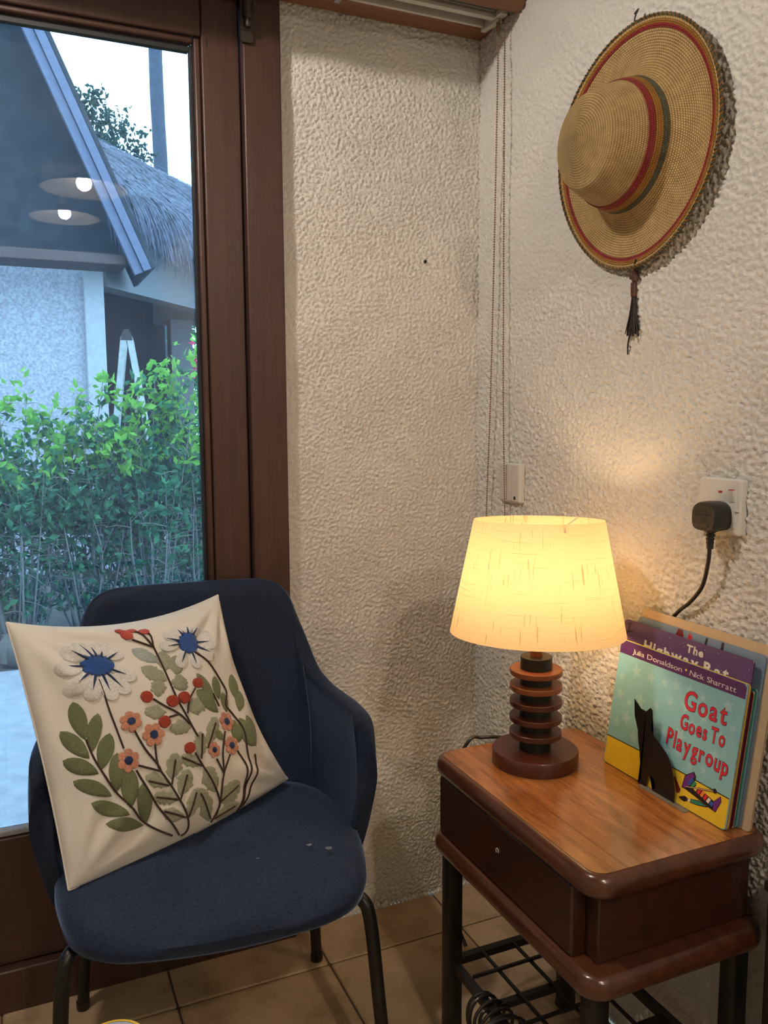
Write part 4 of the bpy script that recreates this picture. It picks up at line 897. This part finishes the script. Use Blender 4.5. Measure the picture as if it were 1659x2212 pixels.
MAT['stone'] = simple('garden_stone', (.11, .10, .08), .9, scale=12, amt=.25, bump=.6, bscale=40)
def m_leaf(name, c0, c1):
    m = NT(name); m.n.remove(m.p); v = m.coord('Object'); col = m.ramp(m.noise(v, 16, 3), [(.35, c0), (.65, c1)])
    df = m.new('ShaderNodeBsdfDiffuse'); tl = m.new('ShaderNodeBsdfTranslucent'); m.link(col, df.inputs[0]); m.link(col, tl.inputs[0])
    mx = m.new('ShaderNodeMixShader'); mx.inputs[0].default_value = .35; m.link(df.outputs[0], mx.inputs[1]); m.link(tl.outputs[0], mx.inputs[2]); m.link(mx.outputs[0], m.out.inputs['Surface']); return m.m
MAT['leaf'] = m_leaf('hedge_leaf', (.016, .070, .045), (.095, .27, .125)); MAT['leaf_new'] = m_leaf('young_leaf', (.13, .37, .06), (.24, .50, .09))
MAT['leaf_tree'] = m_leaf('tree_leaf', (.03, .06, .05), (.06, .10, .07)); MAT['twig'] = simple('grey_twig', (.20, .19, .17), .9); MAT['petal_red'] = m_leaf('red_petal', (.55, .04, .12), (.65, .07, .15))
mb = MB(); mb.box(-9, 7, .10, 2.45, -.12, -.005); struct(mb.build('path', MAT['concrete'], smooth=0))
mb = MB(); mb.box(-14, 16, 2.45, 30, -.12, -.02); struct(mb.build('garden_ground', MAT['soil'], smooth=0))

# near house: stucco end wall under a steep gable
HA = thing('neighbour_house', 'grey stucco house with a steep gable outside the door', 'house', (-1.6, 5.3, 0))
mb = MB(); mb.box(-5.2, -.47, 5.05, 5.25, -.05, 2.32); mb.build('wall', MAT['render'], HA, smooth=0)
mb = MB(); mb.box(-.47, -.33, 4.98, 5.22, -.05, 2.30); mb.build('corner_pillar', MAT['render_white'], HA, bevel=.01)
mb = MB(); mb.add([(-5.2, 5.1, 2.32), (-.12, 5.1, 2.32), (-1.60, 5.1, 6.0), (-5.2, 5.1, 6.0), (-5.2, 5.2, 2.32), (-.12, 5.2, 2.32), (-1.60, 5.2, 6.0), (-5.2, 5.2, 6.0)], [(0, 1, 2, 3), (7, 6, 5, 4), (0, 4, 5, 1), (1, 5, 6, 2), (2, 6, 7, 3)]); mb.build('gable', MAT['gable'], HA, smooth=0)
mb = MB(); mb.box(-5.2, -.20, 4.62, 4.95, 2.24, 2.32); mb.build('eave_beam', MAT['eave'], HA, bevel=.01)
a0, b0 = Vector((-1.62, 4.5, 5.56)), Vector((-.165, 4.5, 2.16)); dv = (b0-a0).normalized(); side = Vector((dv.z, 0, -dv.x))*-1
for k, (o0, th, dy) in enumerate(((0, .058, 0.0), (.062, .055, -.025), (.119, .016, .01))):
    off = side*(o0+th/2)
    p, q_ = a0+off+Vector((0, dy, 0)), b0+off+Vector((0, dy, 0)); mb = MB(); mb.beam(p, q_, .05, th, up=side); mb.build('bargeboard', MAT['fascia'], HA, smooth=0)
mb = MB(); mb.beam(a0+side*.14+Vector((0, .45, 0)), b0+side*.14+Vector((0, .45, 0)), .95, .03, up=side); mb.build('roof_slope', MAT['gable'], HA, smooth=0)

# thatched open shelter behind
HB = thing('thatched_shelter', 'thatched open shelter with pale lintel and dark inside', 'shelter', (.4, 6.4, 0))
A2, B2_ = np.array((-.28, 5.26)), np.array((1.55, 7.55)); dd_ = (B2_-A2)/np.linalg.norm(B2_-A2); nn = np.array((-dd_[1], dd_[0]))
def wallseg(nm, a, b, z0, z1, t, mat, parent=HB):
    a = np.array(a, float); b = np.array(b, float); d = (b-a)/np.linalg.norm(b-a); n_ = np.array((-d[1], d[0]))*t
    mb = MB(); mb.hexa([(*a, z0), (*b, z0), (*(b+n_), z0), (*(a+n_), z0), (*a, z1), (*b, z1), (*(b+n_), z1), (*(a+n_), z1)]); return mb.build(nm, MAT[mat], parent, smooth=0)
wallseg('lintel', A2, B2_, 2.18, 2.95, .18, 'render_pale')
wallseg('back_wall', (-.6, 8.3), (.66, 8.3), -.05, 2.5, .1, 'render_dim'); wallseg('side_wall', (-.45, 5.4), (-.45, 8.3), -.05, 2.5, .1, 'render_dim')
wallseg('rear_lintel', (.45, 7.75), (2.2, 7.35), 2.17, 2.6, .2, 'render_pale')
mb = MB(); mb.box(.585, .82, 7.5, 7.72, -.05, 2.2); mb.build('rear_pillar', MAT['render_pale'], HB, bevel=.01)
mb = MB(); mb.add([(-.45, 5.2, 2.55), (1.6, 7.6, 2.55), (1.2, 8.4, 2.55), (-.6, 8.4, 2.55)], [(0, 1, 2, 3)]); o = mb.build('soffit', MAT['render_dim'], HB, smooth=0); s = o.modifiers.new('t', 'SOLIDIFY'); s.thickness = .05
# thatch: a sloping core plus hanging strands
e0, e1 = np.array((-.36, 5.30, 2.82)), np.array((1.5, 7.2, 2.68)); r0_, r1_ = np.array((-.75, 7.3, 3.90)), np.array((1.6, 9.2, 3.62))
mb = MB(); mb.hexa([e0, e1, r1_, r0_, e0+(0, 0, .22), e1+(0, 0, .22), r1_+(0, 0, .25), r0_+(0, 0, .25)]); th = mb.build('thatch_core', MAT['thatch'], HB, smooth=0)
rng = np.random.default_rng(4); V = []; F = []
for k in range(7000):
    s_, t_ = rng.random(), rng.random()**2.1; p = (e0+(e1-e0)*s_)*(1-t_)+(r0_+(r1_-r0_)*s_)*t_+np.array((0, 0, .235+.03*rng.random()))
    dn_ = (e0-r0_); dn_ = dn_/np.linalg.norm(dn_)+rng.normal(0, .22, 3)*(1, .6, .4); L_ = rng.uniform(.45, .85); w_ = .0075
    cur = p.copy(); dirv = dn_*1.0; pts = [cur.copy()]
    for st in range(4):
        dirv = dirv+np.array((0, 0, -.38*(1-t_)-.05))*(.4+.3*st); dirv /= np.linalg.norm(dirv); cur = cur+dirv*L_/4; pts.append(cur.copy())
    if any(q_[1] < 5.24 and q_[0] < -.28 for q_ in pts): continue
    n0 = len(V)
    for i_, q_ in enumerate(pts): ww = w_*(1-.2*i_); V += [q_+(ww, 0, 0), q_-(ww, 0, 0)]
    F += [(n0+2*i_, n0+2*i_+1, n0+2*i_+3, n0+2*i_+2) for i_ in range(4)]
mb = MB(); mb.add(V, F); mb.build('strands', MAT['straw_thatch'], th, smooth=0, kind='stuff')

# ladder
LD = thing('step_ladder', 'pale aluminium folding ladder standing in the dark shelter', 'ladder', (-.02, 6.2, 0))
apex = np.array((-.03, 6.2, 1.90))
for sgn, dx, dz in ((1, -.26, 0), (2, .30, 0)):
    rails = []
    for off in (np.array((0, 0, 0)), np.array((.05, .32, 0))):
        a = apex+off+np.array((-.025 if dx < 0 else .025, 0, -.02)); b = np.array((apex[0]+dx, apex[1], 0))+off
        mb = MB(); mb.beam(a, b, .055, .030, up=(0, 1, 0)); mb.build('rail', MAT['ladder'], LD, smooth=0); rails.append((a, b))
    for k in range(1, 7):
        t = k/7; p = rails[0][0]+(rails[0][1]-rails[0][0])*t; q_ = rails[1][0]+(rails[1][1]-rails[1][0])*t; mb = MB(); mb.tube([tuple(p), tuple(q_)], .012, 8); mb.build('rung', MAT['ladder'], LD)
for off in (np.array((0, 0, 0)), np.array((.05, .32, 0))):
    p = apex+off; mb = MB(); mb.loft([[(p[0]+x, p[1]+yy, p[2]+z) for x, z in ((-.05, -.05), (.05, -.05), (.045, 0), (.02, .05), (-.02, .05), (-.045, 0))] for yy in (-.02, .02)]); mb.build('hinge', MAT['dark_metal'], LD, smooth=0)

# palm trunk and tree behind
PT = thing('palm_trunk', 'tall bare palm trunk rising behind the thatched roof', 'tree', (1.46, 13.0, 0))
mb = MB(); mb.tube([(1.46+.015*math.sin(k*.8), 13.0, -.05+k*.5) for k in range(0, 23)], [.125-.0012*k+(.004 if k % 2 else 0) for k in range(23)], 14); mb.build('trunk', MAT['trunk'], PT)
mb = MB()
for k in range(9):
    a = 2*PI*k/9; path = [(1.46+r*math.cos(a), 13.0+r*math.sin(a), 10.9+.5*r-.35*r*r) for r in np.linspace(0, 2.0, 8)]
    mb = MB(); mb.tube(path, .025, 5)
    for i_ in range(1, 8):
        p = np.array(path[i_])
        for sg in (-1, 1):
            d = np.array((-math.sin(a), math.cos(a), -.6))*sg; d[2] = -.45; mb.add([p, p+d*.45+(.04, 0, 0), p+d*.5], [(0, 1, 2)])
    mb.build('frond', MAT['leaf_tree'], PT, smooth=0)
def leaves(centers, dirs, size, rng):
    n_ = len(centers); up = rng.normal(0, 1, (n_, 3)); d = dirs/np.linalg.norm(dirs, axis=1, keepdims=True); w_ = np.cross(d, up); w_ /= np.linalg.norm(w_, axis=1, keepdims=True)+1e-9
    L_ = (size*rng.uniform(.6, 1.2, n_))[:, None]; nr = np.cross(w_, d)
    a = centers; b = centers+d*L_*.45+w_*L_*.26+nr*L_*.06; c_ = centers+d*L_; e = centers+d*L_*.45-w_*L_*.26+nr*L_*.06
    V_ = np.stack([a, b, c_, e], 1).reshape(-1, 3); F_ = [(4*i, 4*i+1, 4*i+2, 4*i+3) for i in range(n_)]
    return V_, F_
TR = thing('leafy_tree', 'dark leafy tree top showing behind the gable', 'tree', (.40, 11.5, 0))
rng = np.random.default_rng(21); mb = MB(); mb.tube([(.35, 11.5, -.05), (.38, 11.5, 2.5), (.33, 11.5, 4.4), (.25, 11.5, 5.3)], [.14, .11, .08, .03], 10); mb.build('trunk', MAT['trunk'], TR)
C_ = []; D_ = []
for bx_, bz_, rr in ((.22, 5.45, .26), (.42, 5.15, .30), (.62, 4.85, .30), (.1, 5.0, .35), (.75, 4.5, .35), (.4, 4.6, .5), (.0, 4.4, .5)):
    for k in range(9):
        tip = np.array((bx_, 11.5, bz_))+rng.normal(0, 1, 3)*rr*.75
        mb = MB(); mb.tube([(.33, 11.5, 4.3), tuple((np.array((.33, 11.5, 4.4))+tip)/2+rng.normal(0, .05, 3)), tuple(tip)], [.02, .012, .005], 5)
        if k < 2: mb.build('branch', MAT['trunk'], TR)
        m_ = 80; C_.append(tip+rng.normal(0, 1, (m_, 3))*rr*.28); D_.append(rng.normal(0, 1, (m_, 3))+(0, 0, -.4))
V_, F_ = leaves(np.concatenate(C_), np.concatenate(D_), .10, rng); mb = MB(); mb.add(V_, F_); mb.build('foliage', MAT['leaf_tree'], TR, smooth=0, kind='stuff')

BT = thing('background_tree', 'green tree seen past the shelter pillar beside the door stile', 'tree', (2.0, 11.0, 0))
mb = MB(); mb.tube([(2.0, 11, -.05), (2.05, 11, 1.5), (1.95, 11, 3.0)], [.12, .09, .04], 8); mb.build('trunk', MAT['trunk'], BT)
C_ = []; D_ = []
for k in range(70):
    tip = np.array((2.0, 11, 1.9))+rng.normal(0, 1, 3)*(.55, .4, .75); tip[2] = max(tip[2], .1)
    C_.append(tip+rng.normal(0, 1, (50, 3))*.16); D_.append(rng.normal(0, 1, (50, 3))+(0, 0, -.3))
V_, F_ = leaves(np.concatenate(C_), np.concatenate(D_), .13, rng); mb = MB(); mb.add(V_, F_); mb.build('foliage', MAT['leaf'], BT, smooth=0, kind='stuff')
# hedge shrubs
def shrub(label, x, y, hgt, rad, seed, nst=26, tall=0):
    rng = np.random.default_rng(seed); SB = thing('hedge_shrub', label, 'shrub', (x, y, -.02), group='hedge shrubs outside the door')
    C1 = []; D1 = []; C2 = []; D2 = []; TW = MB()
    for k in range(nst):
        a = rng.uniform(0, 2*PI); r_ = rad*math.sqrt(rng.random()); h_ = hgt*rng.uniform(.45, 1.05)*(1-.2*(r_/rad)**2)
        if k < tall: h_ = hgt*1.35
        base = np.array((x, y, -.02))+np.array((math.cos(a), math.sin(a), 0))*r_*.3
        top = np.array((x+math.cos(a)*r_, y+math.sin(a)*r_*.8, h_)); mid = (base+top)/2+rng.normal(0, .05, 3)+np.array((0, 0, .08))
        P_ = catmull([base, mid, top], 7); TW.tube(P_, list(np.linspace(.006, .0018, len(P_))), 5, False)
        for i_, p in enumerate(P_[3:]):
            frac = p[2]/hgt
            for b_ in range(3):
                dirb = rng.normal(0, 1, 3)*(1, 1, .5)+(0, 0, .35); dirb /= np.linalg.norm(dirb); Lb = rng.uniform(.08, .22)*(1-.3*frac)
                if b_ == 0: TW.tube([p, p+dirb*Lb*.5+(0, 0, .01), p+dirb*Lb], [.0022, .0015, .001], 4, False)
                m_ = int(rng.integers(2, 6)) if frac > .45 else int(rng.integers(0, 3))
                tpos = rng.random(m_)[:, None]; cc_ = p+dirb*Lb*tpos+rng.normal(0, .008, (m_, 3)); ld = dirb*.6+rng.normal(0, .8, (m_, 3))+(0, 0, .1)
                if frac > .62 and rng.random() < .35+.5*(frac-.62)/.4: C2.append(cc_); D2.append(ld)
                else: C1.append(cc_); D1.append(ld)
    TW.build('twigs', MAT['twig'], SB, smooth=60, kind='stuff')
    V_, F_ = leaves(np.concatenate(C1), np.concatenate(D1), .058, rng); mb = MB(); mb.add(V_, F_); mb.build('foliage', MAT['leaf'], SB, smooth=0, kind='stuff')
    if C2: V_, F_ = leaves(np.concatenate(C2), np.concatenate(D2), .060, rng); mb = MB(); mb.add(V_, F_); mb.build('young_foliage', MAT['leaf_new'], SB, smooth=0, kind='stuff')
shrub('leafy hedge shrub with a tall shoot at the left edge of the glass', -1.02, 2.95, 1.30, .34, 1, 34, 2)
shrub('dense hedge shrub below the pale corner pillar outside', -.66, 3.05, 1.36, .34, 2, 36)
shrub('dense hedge shrub below the aluminium ladder outside', -.34, 3.00, 1.40, .34, 3, 36)
shrub('bright hedge shrub beside the door stile outside', -.02, 3.10, 1.55, .36, 4, 36)
shrub('hedge shrub just past the left edge of the picture outside', -1.55, 3.0, 1.35, .38, 5, 26)
shrub('hedge shrub standing farthest right behind the door stile', .42, 3.2, 1.45, .38, 6, 26)
RF = thing('red_flower', 'red flower spikes beside the shelter pillar outside', 'flower', (.07, 3.6, 0))
rng = np.random.default_rng(8)
for k in range(4):
    bx_ = .05+.06*k; mb = MB(); tp_ = (bx_+.02, 3.6, 1.49+.05*(k % 3)); mb.tube([(bx_, 3.6, -.02), (bx_+.01, 3.6, .8), tp_], .004, 6); mb.build('stalk', MAT['leaf'], RF)
    cc_ = np.array(tp_)+rng.normal(0, 1, (36, 3))*(.016, .016, .055); V_, F_ = leaves(cc_, rng.normal(0, 1, (36, 3))+(0, 0, .6), .045, rng); mb = MB(); mb.add(V_, F_); mb.build('petals', MAT['petal_red'], RF, smooth=0, kind='stuff')
def stone(x, y, sx, sy, sz_, sd, label):
    rng = np.random.default_rng(sd); mb = MB(); rings = []
    for f, zz in ((.86, 0), (1, .2), (1, .75), (.9, .95), (.6, 1.0)):
        rings.append([(x+(px_*f)*(1+.06*rng.normal()), y+(py_*f)*(1+.06*rng.normal()), -.02+sz_*zz) for px_, py_ in rrect(-sx/2, sx/2, -sy/2, sy/2, min(sx, sy)*.3, 3)])
    mb.loft(rings); tag(mb.build('garden_stone', MAT['stone'], smooth=50), label, 'stone', 'stones edging the hedge')
stone(-.95, 2.62, .34, .24, .14, 1, 'grey garden stone at the left end of the hedge foot'); stone(-.56, 2.62, .36, .22, .22, 2, 'low broad garden stone in the middle of the hedge foot'); stone(-.12, 2.72, .36, .24, .17, 3, 'flat pale garden stone at the right end of the hedge foot')
